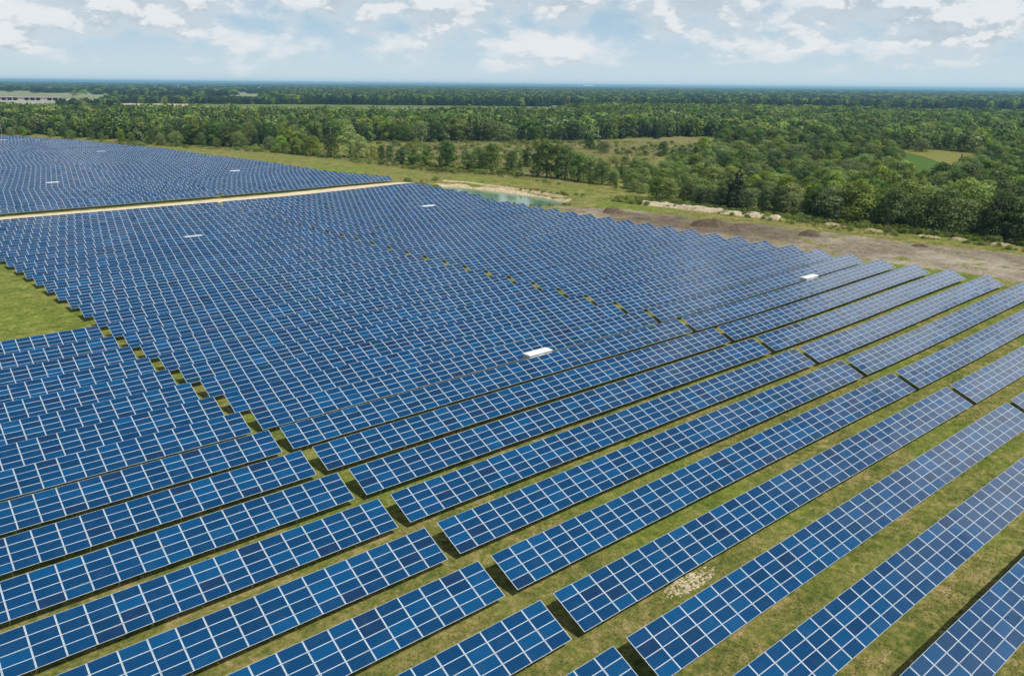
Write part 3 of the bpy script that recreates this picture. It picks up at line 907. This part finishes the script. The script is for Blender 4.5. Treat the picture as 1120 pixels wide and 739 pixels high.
# trees one can point to: species, foot pixel, height in m, label
SOLO = [
    ('pale', 383, 173, 18.2, "tallest pale silvery-green poplar near the end of the far solar block", 1.20),
    ('broad', 362, 172.5, 13.5, "dark round tree touching the pale poplar's left side", 1.20),
    ('pale', 396, 174, 12.2, "shorter pale poplar leaning on the tallest one's right side", 1.20),
    ('birch', 320, 169, 16.1, "light green pointed tree left of the pale poplar group", 1.44),
    ('birch', 331, 170, 15.4, "light green pointed tree, second left of the pale poplar group", 1.56),
    ('olive', 343, 171, 11.9, "olive bush-like tree between pointed trees and dark round tree", 1.20),
    ('olive', 308, 168, 10.5, "small olive tree leftmost of the light green clump", 1.20),
    ('willow', 262, 163, 10.5, "grey-green round tree at the forest foot left of the light clump", 1.20),
    ('willow', 296, 165.5, 8.8, "brownish-green round tree between the forest foot and light clump", 1.20),
    ('pale', 410, 176, 9.0, "loose pale sapling right of the poplar group", 0.84),
    ('broad', 418, 177, 8.4, "small dark tree right of the pale saplings", 0.96),
    ('broad', 427, 178, 9.0, "small dark upright tree standing alone before the dry meadow", 0.96),
    ('juniper', 441, 181, 9.5, "dark bushy tree first in the line before the meadow", 1.68),
    ('juniper', 452, 182, 9.0, "dark pointed tree second in the line before the meadow", 1.56),
    ('juniper', 465, 183, 10.1, "dark pointed tree third in the line before the meadow", 1.56),
    ('broad', 489, 185.5, 14.4, "biggest dark round tree in the line above the pond", 1.20),
    ('juniper', 511, 186.5, 10.9, "slim dark tree right of the biggest round tree", 1.32),
    ('broad', 524, 188.5, 12.1, "dark round tree, left one of the pair above the pond's middle", 1.08),
    ('broad', 537, 190, 13.8, "dark round tree, right and taller one of the pair above the pond", 1.14),
    ('broad', 559, 190.5, 10.9, "dark tree with a bare gap each side above the pond", 1.08),
    ('birch', 570, 190, 8.0, "thin low tree at the gap's right side above the pond", 1.08),
    ('juniper', 577, 183, 10.9, "slim dark tree standing back in the meadow gap", 1.08),
    ('birch', 588, 194, 17.2, "tall dark slim tree at the left end of the tall clump", 1.44),
    ('broad', 598, 195, 17.8, "tallest dark tree of the clump above the pond's right end", 0.96),
    ('birch', 609, 196, 17.2, "tall slim tree right of the clump's tallest tree", 1.44),
    ('broad', 618, 197, 15.5, "dark dense tree right of the tall slim pair", 1.08),
    ('broad', 632, 199, 12.6, "dark round tree where the tall clump steps down", 1.08),
    ('olive', 645, 201, 11.5, "olive tree at the lower right end of the tall clump", 1.08),
    ('broad', 658, 203, 10.3, "low dark tree ending the clump above the pond", 1.08),
    ('broad', 718, 219.5, 8.5, "big dark round bush standing behind the left end of the sand bank", 1.26),
    ('pine', 718, 152, 13.0, "single dark tree alone at the top of the dry meadow", 1.20),
    ('broad', 645, 163, 9.2, "small dark tree on the meadow left of the bushy hedge", 1.20),
    ('willow', 660, 167, 7.5, "dark willow bush at the left end of the meadow hedge", 1.32),
    ('broad', 725, 171, 9.5, "dark round tree at the right end of the dry meadow", 1.20),
    ('pine', 805, 231, 15.0, "tall dark conifer standing out at the wood's front", 1.32),
    ('pine', 796, 229, 12.5, "shorter dark conifer left of the tall one at the wood's front", 1.32),
    ('yellow', 863, 236, 10.0, "yellow-green tree bright against the dark wood behind the sand bank", 1.20),
    ('broad', 1030, 202, 10.0, "dark tree in front of the small green field in the wood", 1.08),
    ('willow', 1008, 166, 9.0, "round grey tree at the far edge of the small field", 1.44),
]
for sp, px, py, h, lab, wide in SOLO:
    x, y = at2(px, py); tree(sp, x, y, h, lab, None, 'tree', None, wide)

# front row of the wood along the weeds
def along(pts, step):
    P = np.array([at2(*p) for p in pts]); seg = np.hypot(*(P[1:]-P[:-1]).T); L = np.r_[0, seg.cumsum()]
    s = np.arange(0, L[-1], step)
    return list(zip(np.interp(s, L, P[:, 0]), np.interp(s, L, P[:, 1])))
i = 0
for x, y in along(((735, 224), (780, 229), (850, 237), (920, 246), (1000, 254), (1060, 262), (1150, 272)), 5.0):
    i += 1
    sp = random.choice(['willow', 'willow', 'broad', 'olive', 'broad'])
    px, py, _ = project(np.array([[x, y, 0]])); hh = random.uniform(6.5, 9.5) if px[0] < 900 else random.uniform(9, 13.5)
    x += random.uniform(-1, 2); y += random.uniform(-1, 2)
    tree(sp, x, y, hh, "%s, %s from the left along the wood's front edge" % (SPECIES[sp]['adj'], ordinal(i)), "trees along the wood's front edge", wide=1.2)
# scrub row at the foot of the left forest
i = 0
for x, y in along(((-10, 149), (60, 151), (130, 156), (200, 161), (250, 164)), 17):
    i += 1; sp = random.choice(['willow', 'olive', 'broad'])
    tree(sp, x+random.uniform(-3, 3), y+random.uniform(-3, 3), random.uniform(6, 11), "%s, %s from the left at the left forest's foot" % (SPECIES[sp]['adj'], ordinal(i)), "trees at the left forest's foot")

def hz(px): return 88.0+10.0*px/1116.0
F_LEFT = [(-80, 146), (0, 147.5), (60, 149.5), (130, 154), (200, 159), (250, 162.5), (300, 161), (345, 158), (420, 156), (520, 155), (640, 154), (700, 151), (770, 150), (800, 153), (830, 118), (640, 121), (600, 131), (300, 130), (200, 128), (0, 126), (-80, 126)]
F_RIGHT = [(628, 200), (660, 206), (700, 214), (735, 223), (780, 228), (850, 236), (920, 245), (1000, 253.5), (1060, 261), (1180, 276), (1180, 118), (820, 117), (800, 153), (798, 160), (770, 168), (735, 174), (720, 186), (690, 192), (640, 195)]
CLEAR_PX = [(978, 164), (1030, 164), (1070, 168), (1064, 184), (1046, 196), (1034, 208), (990, 206), (984, 190)]
GLADES = [[(930, 151), (962, 152), (960, 158), (932, 157)], [(968, 157), (990, 158), (988, 163), (970, 162)], [(905, 160), (935, 160), (930, 164), (908, 164)]]

def scatter(rmin, rmax, step, seed):
    r = np.random.default_rng(seed)
    a0, a1 = YAW-math.atan(620/F_PX), YAW+math.atan(620/F_PX)
    # bounding box of the sector
    ang = np.linspace(a0, a1, 40); bx = np.r_[np.sin(ang)*rmin, np.sin(ang)*rmax]; by = np.r_[np.cos(ang)*rmin, np.cos(ang)*rmax]
    gx = np.arange(bx.min(), bx.max(), step); gy = np.arange(by.min(), by.max(), step)
    X, Y = np.meshgrid(gx, gy); X = X.ravel(); Y = Y.ravel()
    X = X+r.uniform(-.5, .5, len(X))*step; Y = Y+r.uniform(-.5, .5, len(Y))*step
    d = np.hypot(X, Y); a = np.arctan2(X, Y)
    k = (d >= rmin) & (d < rmax) & (a > a0) & (a < a1)
    X, Y, d = X[k], Y[k], d[k]
    px, py, _ = project(np.stack([X, Y, np.zeros(len(X))], 1))
    return X, Y, d, px, py, r

cand = []
for (r0, r1, st, sd) in ((240, 460, 7.6, 1), (460, 700, 7.4, 2), (700, 1400, 7.6, 3)):
    X, Y, d, px, py, r = scatter(r0, r1, st, sd)
    left = in_poly(px, py, F_LEFT); right = in_poly(px, py, F_RIGHT)
    keep = (left | right) & ~in_poly(px, py, CLEAR_PX)
    for g in GLADES: keep &= ~in_poly(px, py, g)
    # leave small gaps
    keep &= fbm(X, Y, 22, 9) > 0.30
    zone = fbm(X, Y, 38, 21); zone2 = fbm(X, Y, 60, 33); u = r.random(len(X))
    for j in np.nonzero(keep)[0]:
        if any((X[j]-tx)**2+(Y[j]-ty)**2 < (tr*0.9)**2 for tx, ty, tr in TREE_POS): continue
        if left[j]:
            ch = 'broad' if u[j] < .27 else 'pine' if u[j] < (.80 if zone[j] > .48 else .62) else 'birch' if u[j] < .88 else 'olive' if u[j] < .93 else 'willow'
            h = 9.5+6*zone2[j]+5.0*(u[j]*37 % 1)**2
            nm = 'left'
        else:
            deep = d[j] > 560
            if deep:
                ch = 'broad' if u[j] < .36 else 'willow' if u[j] < .52 else 'pine' if u[j] < (.72 if zone[j] > .5 else .58) else 'birch' if u[j] < .8 else 'olive'
                h = 7.5+6.0*zone2[j]+5.5*(u[j]*37 % 1)**2
            else:
                z = zone[j]
                ch = ('willow' if u[j] < .55 else 'broad' if u[j] < .8 else 'olive') if z < .47 else ('broad' if u[j] < .42 else 'olive' if u[j] < .66 else 'birch' if u[j] < .76 else 'willow' if u[j] < .95 else 'pine')
                tall = sstep(860, 1000, px[j])*sstep(560, 300, d[j]) if px[j] > 860 else 0
                h = 4.5+4.5*zone2[j]+4.5*(u[j]*37 % 1)**2+3.5*float(tall)
                if px[j] < 760: h *= 0.72
            if 'willow' == ch: h *= 0.82
            nm = 'right'
        cand.append((d[j], X[j], Y[j], ch, h, nm, px[j], py[j]))
cand.sort(key=lambda c: c[0])
# the nearest ones in view become trees of their own; their labels tell species, neighbours and order
NEAR = [c for c in cand if -5 < c[6] < 1125]
single = NEAR[:max(0, 285-TREES)]
sset = set(id(c) for c in single)
cols = {}
for c in single:
    band = ("behind the long sand bank" if c[6] < 780 else "behind the overgrown sand bank" if c[6] < 870 else
            "above the brown spoil heap" if c[6] < 960 else "above the pale earth strip" if c[6] < 1050 else "by the right edge")
    cols.setdefault((c[3], band), []).append(c)
for (sp, band), L in cols.items():
    L.sort(key=lambda c: c[6])
    for n, c in enumerate(L):
        one = len(L) == 1
        lab = ("the only %s in the wood %s" % (SPECIES[sp]['adj'], band)) if one else ("%s in the wood %s, %s from left" % (SPECIES[sp]['adj'], band, ordinal(n+1)))
        tree(sp, c[1], c[2], c[4], lab, "trees inside the wood on the right", wide=1.25)
rest = [c for c in cand if id(c) not in sset]
print("trees", TREES, "rest", len(rest))

# ------------------------------------------------------------------ far woods as one mass each, instanced on points
def instancer(name, protos, pts, idx, scl, rot, label, cat):
    """one object whose geometry nodes set a copy of a prototype mesh on every point"""
    pc = bpy.data.collections.new(name+"_kinds")
    for i, me in enumerate(protos):
        o = bpy.data.objects.new("%s_%03d" % (name, i), me); pc.objects.link(o)
    me = bpy.data.meshes.new(name); P = np.asarray(pts, np.float32)
    me.vertices.add(len(P)); me.vertices.foreach_set('co', P.ravel())
    a = me.attributes.new('pick', 'INT', 'POINT'); a.data.foreach_set('value', np.asarray(idx, np.int32))
    a = me.attributes.new('size', 'FLOAT_VECTOR', 'POINT'); a.data.foreach_set('vector', np.asarray(scl, np.float32).ravel())
    a = me.attributes.new('turn', 'FLOAT_VECTOR', 'POINT'); a.data.foreach_set('vector', np.asarray(rot, np.float32).ravel())
    me.update()
    o = link(name, me); tag(o, label, cat, None, 'stuff')
    ng = bpy.data.node_groups.new(name, 'GeometryNodeTree')
    ng.interface.new_socket('Geometry', in_out='INPUT', socket_type='NodeSocketGeometry')
    ng.interface.new_socket('Geometry', in_out='OUTPUT', socket_type='NodeSocketGeometry')
    N, Lk = ng.nodes, ng.links
    gi = N.new('NodeGroupInput'); go = N.new('NodeGroupOutput')
    ci = N.new('GeometryNodeCollectionInfo'); ci.inputs['Collection'].default_value = pc
    ci.inputs['Separate Children'].default_value = True; ci.inputs['Reset Children'].default_value = True
    iop = N.new('GeometryNodeInstanceOnPoints'); iop.inputs['Pick Instance'].default_value = True
    def attr(nm, typ):
        q = N.new('GeometryNodeInputNamedAttribute'); q.data_type = typ; q.inputs['Name'].default_value = nm
        return [s for s in q.outputs if s.enabled and s.name == 'Attribute'][0]
    Lk.new(gi.outputs[0], iop.inputs['Points']); Lk.new(ci.outputs[0], iop.inputs['Instance'])
    Lk.new(attr('pick', 'INT'), iop.inputs['Instance Index'])
    e2r = N.new('FunctionNodeEulerToRotation'); Lk.new(attr('turn', 'FLOAT_VECTOR'), e2r.inputs[0])
    Lk.new(e2r.outputs[0], iop.inputs['Rotation']); Lk.new(attr('size', 'FLOAT_VECTOR'), iop.inputs['Scale'])
    Lk.new(iop.outputs[0], go.inputs[0])
    md = o.modifiers.new('scatter', 'NODES'); md.node_group = ng
    return o

KEYS = ['broad', 'willow', 'birch', 'pine', 'olive']
def protos_of(keys, lo):
    out, where = [], {}
    for k in keys:
        where[k] = []
        for (hi, low, tr) in SPECIES[k]['v']:
            where[k].append(len(out)); out.append(low if lo else hi)
    return out, where

def wood(name, items, lo, label):
    pr, wh = protos_of(KEYS, lo); r = np.random.default_rng(5)
    pts, idx, scl, rot = [], [], [], []
    for c in items:
        s = c[4]/SPECIES[c[3]]['h']; w = s*r.uniform(1.05, 1.4)
        pts.append((c[1], c[2], -0.1)); idx.append(wh[c[3]][r.integers(len(wh[c[3]]))]); scl.append((w, w, s)); rot.append((0, 0, r.uniform(0, 6.28)))
    instancer(name, pr, pts, idx, scl, rot, label, 'forest')
wood("wood", [c for c in rest if c[0] < 620], False, "thick green wood filling the land behind the nearest trees")
wood("forest", [c for c in rest if c[0] >= 620], True, "wide dark green forest belt across the middle distance")

# farther than about a mile: the same crowns in sparser, wider clumps
def far_woods():
    pts, idx, scl, rot = [], [], [], []
    pr, wh = protos_of(KEYS, True)
    dark = leaf_material('far_conifers', (0.014, 0.040, 0.018), (0.045, 0.085, 0.036), 0.2)
    for q, me in enumerate(list(pr)):
        if q in wh['pine'] or q in wh['broad']:
            c = me.copy(); c.materials.clear(); c.materials.append(dark); pr[q] = c
    for (r0, r1, st, sd) in ((1400, 2600, 11, 11), (2600, 5200, 22, 12), (5200, 12500, 46, 13), (12500, 24000, 120, 14)):
        X, Y, d, px, py, r = scatter(r0, r1, st, sd)
        off = py-hz(px)
        big = fbm(X, Y, 700, 41); u = r.random(len(X))
        right = (px > 292+24*(fbm(X, Y, 90, 3)-.5)) & (off < np.where(px < 600, 23.5, 22.0))
        right &= ~((px > 745) & (px < 1030) & (off > 15.2) & (off < 20.0) & (fbm(X, Y, 160, 8) > .33))
        right &= (off > 6) | (fbm(X, Y, 900, 6) > .36)
        belt = (px > 115) & (px < 305) & (off > 21.0) & (off < 24.0) & (fbm(X, Y, 70, 15) > .40)
        belt |= (px > 64) & (px < 130) & (off > 24) & (off < 30) & (fbm(X, Y, 110, 4) > .56)
        blue = (px < 300) & (off > 4.6) & (off < 8.0) & (fbm(X, Y, 700, 17) > np.where(px < 190, .22, .60))
        hedges = (px < 300) & ((px > 66) | (off < 14)) & (off >= 8.0) & (off < 20) & (fbm(X, Y, 110, 19) > .68)
        far = (off <= 3.4) & (fbm(X, Y, 2600, 23) > np.where(px < 420, .52, .30))
        keep = right | belt | blue | hedges | far
        gr = st/11*1.0
        for j in np.nonzero(keep)[0]:
            k = 'pine' if u[j] < (.6 if px[j] > 300 else .3) else 'broad' if u[j] < .85 else 'olive'
            h = (13+5*big[j]+3*(u[j]*31 % 1))
            if belt[j]: h *= .75
            s = h/SPECIES[k]['h']; w = s*max(1.0, gr*1.15)*(1.7 if k == 'pine' else 1.15)
            pts.append((X[j], Y[j], -.2)); idx.append(wh[k][r.integers(len(wh[k]))]); scl.append((w, w, s)); rot.append((0, 0, r.uniform(0, 6.28)))
    print("far clumps", len(pts))
    instancer("distant_forest", pr, pts, idx, scl, rot, "distant dark forest fading to blue along the horizon", 'forest')
far_woods()

# ------------------------------------------------------------------ shrubs, weeds and grass
def weeds():
    hi = [v[0] for v in SPECIES['shrub']['v']]
    pts, idx, scl, rot = [], [], [], []
    r = np.random.default_rng(77)
    X, Y, d, px, py, _ = scatter(200, 620, 2.1, 55)
    wedge = in_poly(X, Y, WEDGE); med = in_poly(X, Y, MEADOW); soil = in_poly(X, Y, SOIL); dp = poly_dist(X, Y, POND); ip = in_poly(X, Y, POND)
    edge = poly_dist(X, Y, [at2(*p) for p in ((690, 222), (735, 226), (850, 239), (1000, 256), (1140, 271))], False)
    n1 = fbm(X, Y, 14, 61)
    prob = np.where(wedge, .34*(n1 > .47), 0)+np.where(med, .22*(n1 > .52), 0)+np.where(edge < 8.0, .9*(n1 > .27), 0)
    prob = np.where((dp > 4.5) & (dp < 11), np.maximum(prob, .30*(n1 > .45)), prob)
    prob = np.where(soil | ip | (dp < 4.5), 0.0, prob)
    keep = r.random(len(X)) < prob
    for j in np.nonzero(keep)[0]:
        h = r.uniform(.6, 2.6)*(1.0 if r.random() < .5 else .5) if (px[j] < 480 or med[j]) else r.uniform(.5, 1.3) if edge[j] > 8 else r.uniform(.7, 1.9)
        s = h/3.6; w = s*r.uniform(1.0, 1.9)
        pts.append((X[j], Y[j], tz(X[j], Y[j])-.1)); idx.append(r.integers(3)); scl.append((w, w, s)); rot.append((0, 0, r.uniform(0, 6.28)))
    print("weeds", len(pts))
    instancer("weeds", hi, pts, idx, scl, rot, "rough weeds and low scrub along the edge of the site", 'weeds')
weeds()

i = 0
for (px, py, h) in ((672, 176, 3.2), (684, 177, 3.4), (695, 178, 3.0), (706, 170, 3.5), (640, 176, 2.6), (621, 171, 3.0), (747, 163, 2.8), (690, 157, 2.4), (655, 156, 2.2), (735, 157, 2.3), (598, 158, 2.6), (455, 156, 3.2), (432, 160, 4.2), (448, 161, 3.0), (470, 166, 2.0), (540, 164, 2.2)):
    i += 1; x, y = at2(px, py)
    tree('shrub', x, y, h, "low green shrub on the dry meadow, %s from the left" % ordinal(1+sum(1 for q in (672, 684, 695, 706, 640, 621, 747, 690.1, 655, 735, 598, 455, 432, 448, 470, 540) if q < px)), "shrubs dotted over the dry meadow", wide=1.5)

def grass_tufts():
    r = np.random.default_rng(31); protos = []
    for v in range(4):
        V, Q = [], []; nb = 13
        for b in range(nb):
            a = r.uniform(0, 6.28); l = r.uniform(.5, 1.0); w = r.uniform(.05, .10); lean = r.uniform(.2, .75)
            bx, by = r.uniform(-.28, .28, 2); dx, dy = math.cos(a), math.sin(a)
            o = len(V)
            V += [(bx-dy*w, by+dx*w, -.05), (bx+dy*w, by-dx*w, -.05), (bx+dx*lean*l+dy*w*.35, by+dy*lean*l-dx*w*.35, l*.9), (bx+dx*lean*l-dy*w*.35, by+dy*lean*l+dx*w*.35, l*.9)]
            Q.append((o, o+1, o+2, o+3))
        me = qmesh("tuft", V, Q, [MAT['leaf_grass']])
        a_ = me.attributes.new('leaf_tone', 'FLOAT', 'FACE'); a_.data.foreach_set('value', r.random(nb).astype(np.float32))
        protos.append(me)
    n = 600000
    X = r.uniform(-10, 170, n); Y = r.uniform(5, 185, n)
    px, py, zz = project(np.stack([X, Y, np.zeros(n)], 1))
    k = (px > -40) & (px < 1160) & (py < 790) & (zz > 5)
    # outside the panels' footprints
    kk = (Y-Y0)/P_ROW; f = kk-np.floor(kk)
    lane = (f > SLOPE*CT/P_ROW-.06) | (f < 0.02)
    row = np.floor(kk); xe = x_east(row); xf = x_far(row)
    aisle = ((X > xe-1.6) & (X < xe+.3)) | ((X > xf-1.5) & (X < xf+.3)) | ((kk > 16) & (X < xe))
    k &= lane | aisle
    k &= r.random(n) < np.clip(1.25-np.hypot(X, Y)/150, .12, 1)
    k &= fbm(X, Y, 3.0, 71) > 0.36
    X, Y = X[k], Y[k]
    h = (.05+.09*fbm(X, Y, 5, 73)**1.5*r.uniform(.5, 1.5, len(X)))
    Z = terrain(X, Y)
    w = np.maximum(h*1.5, .17)
    print("tufts", len(X))
    instancer("grass", protos, np.stack([X, Y, Z], 1), r.integers(0, 4, len(X)), np.stack([w, w, h], 1), np.stack([0*X, 0*X, r.uniform(0, 6.28, len(X))], 1), "short rough grass growing between the solar rows", 'grass')
    X, Y, d, px, py, _ = scatter(190, 640, 1.35, 91)
    k = (in_poly(X, Y, WEDGE) | in_poly(X, Y, MEADOW)) & ~in_poly(X, Y, SOIL) & (poly_dist(X, Y, POND) > 6) & ~in_poly(X, Y, POND)
    k &= fbm(X, Y, 9, 83) > .42
    X, Y = X[k], Y[k]; h = .25+.7*fbm(X, Y, 8, 87)**1.5*r.uniform(.5, 1.5, len(X)); w = h*1.6
    print("tall grass", len(X))
    instancer("tall_grass", protos, np.stack([X, Y, terrain(X, Y)], 1), r.integers(0, 4, len(X)), np.stack([w, w, h], 1), np.stack([0*X, 0*X, r.uniform(0, 6.28, len(X))], 1), "tall dry grass on the meadow and along the field margin", 'grass')
grass_tufts()

# pale stones lying between two near rows
def stones():
    r = random.Random(4); i = 0
    cx_, cy_ = at2(752, 638)
    b = MB()
    V = []; Fc = []
    P = []
    for q in range(300):
        a = r.uniform(0, 6.28); d = math.sqrt(r.random())
        P.append((cx_+math.cos(a)*d*3.4*r.uniform(.5,1.2)+0.2, cy_+math.sin(a)*d*0.95, r.uniform(.03, .13)))
    n = 10
    for (x, y, s) in P:
        ring = []
        for lv, rad in ((-.2, .8), (.25, 1.0), (.55, .55)):
            for k in range(n):
                th = 2*math.pi*k/n; rr = s*rad*r.uniform(.8, 1.15)
                ring.append((x+math.cos(th)*rr*1.3, y+math.sin(th)*rr, tz(x, y)+lv*s*.6))
        b.add(ring, [(l*n+k, l*n+(k+1) % n, (l+1)*n+(k+1) % n, (l+1)*n+k) for l in range(2) for k in range(n)]+[tuple(2*n+k for k in range(n))])
    o = link("rubble", b.mesh("rubble", MAT['sand'])); tag(o, "scatter of pale rubble on the grass between two near solar tables", 'rubble', None, 'stuff')
stones()

# ------------------------------------------------------------------ far building and poles
def far_building():
    p = at2(20, 113.5); L, D, H = 150.0, 16.0, 12.5
    root = empty("farm_building", (p[0], p[1], 0)); root.rotation_euler = (0, 0, -YAW+R(4))
    tag(root, "long grey concrete building with dark openings above the far left forest", 'building')
    b = MB(); n = 15; w = L/n
    for i in range(n+1): b.box(-L/2+i*w-.9, -L/2+i*w+.9, -D/2, -D/2+1.0, 0, H-1.6)
    b.box(-L/2, L/2, -D/2+.02, -D/2+.9, 0, 6.0)
    for i in (2, 3, 8, 12): b.box(-L/2+i*w+.9, -L/2+i*w+w-.9, -D/2+.3, -D/2+.8, 6.0, H-1.6)
    b.box(-L/2, L/2, D/2-.6, D/2, 0, H-1.6)
    link('wall', b.mesh('wall', MAT['concrete']), root)
    b = MB(); b.box(-L/2+1, L/2-1, -D/2+3, D/2-1, 5.0, H-1.7); link('interior', b.mesh('interior', MAT['shade_fill']), root)  # near-black block stands in for the shade behind the openings
    b = MB(); b.box(-L/2-1, L/2+1, -D/2-1, D/2+1, H-1.6, H-.6); b.box(-L/2, L/2, -D/2+3, D/2-3, H-.6, H); link('roof', b.mesh('roof', MAT['roof_sheet']), root)
far_building()

def pole(px, py, h, lab):
    x, y = at2(px, py); root = empty("utility_pole", (x, y, tz(x, y)))
    tag(root, lab, 'pole', 'utility poles before the forest')
    b = MB(); b.tube([(0, 0, -.3), (0, 0, h)], [.17, .11], 8); link('post', b.mesh('post', MAT['pole']), root)
    b = MB(); b.box(-.9, .9, -.05, .05, h-.7, h-.58); link('crossarm', b.mesh('crossarm', MAT['pole']), root)
    b = MB()
    for q in (-.8, 0, .8): b.tube([(q, 0, h-.58), (q, 0, h-.36)], [.05, .05], 6)
    link('insulator', b.mesh('insulator', MAT['white_paint']), root)
pole(362.5, 157, 11, "thin pale utility pole before the forest above the pale poplar")
pole(462, 163, 8, "short thin utility pole on the meadow above the tree line")
pole(3, 152, 11, "thin utility pole at the far left edge before the forest")

# ------------------------------------------------------------------ haze: the air between here and the horizon
def haze():
    m = bpy.data.materials.new("air"); m.use_nodes = True
    t = NT(m.node_tree); t.n.clear(); out = t.add('ShaderNodeOutputMaterial')
    v = t.add('ShaderNodeVolumePrincipled')
    v.inputs['Color'].default_value = (0.34, 0.70, 0.95, 1); v.inputs['Density'].default_value = 8.0e-5
    v.inputs['Anisotropy'].default_value = 0.2
    t.link(v.outputs[0], out.inputs['Volume'])
    b = MB(); b.box(-90000, 90000, -90000, 90000, -4.0, 62.0)
    o = link("haze", b.mesh("haze", m)); tag(o, kind='stuff')
haze()
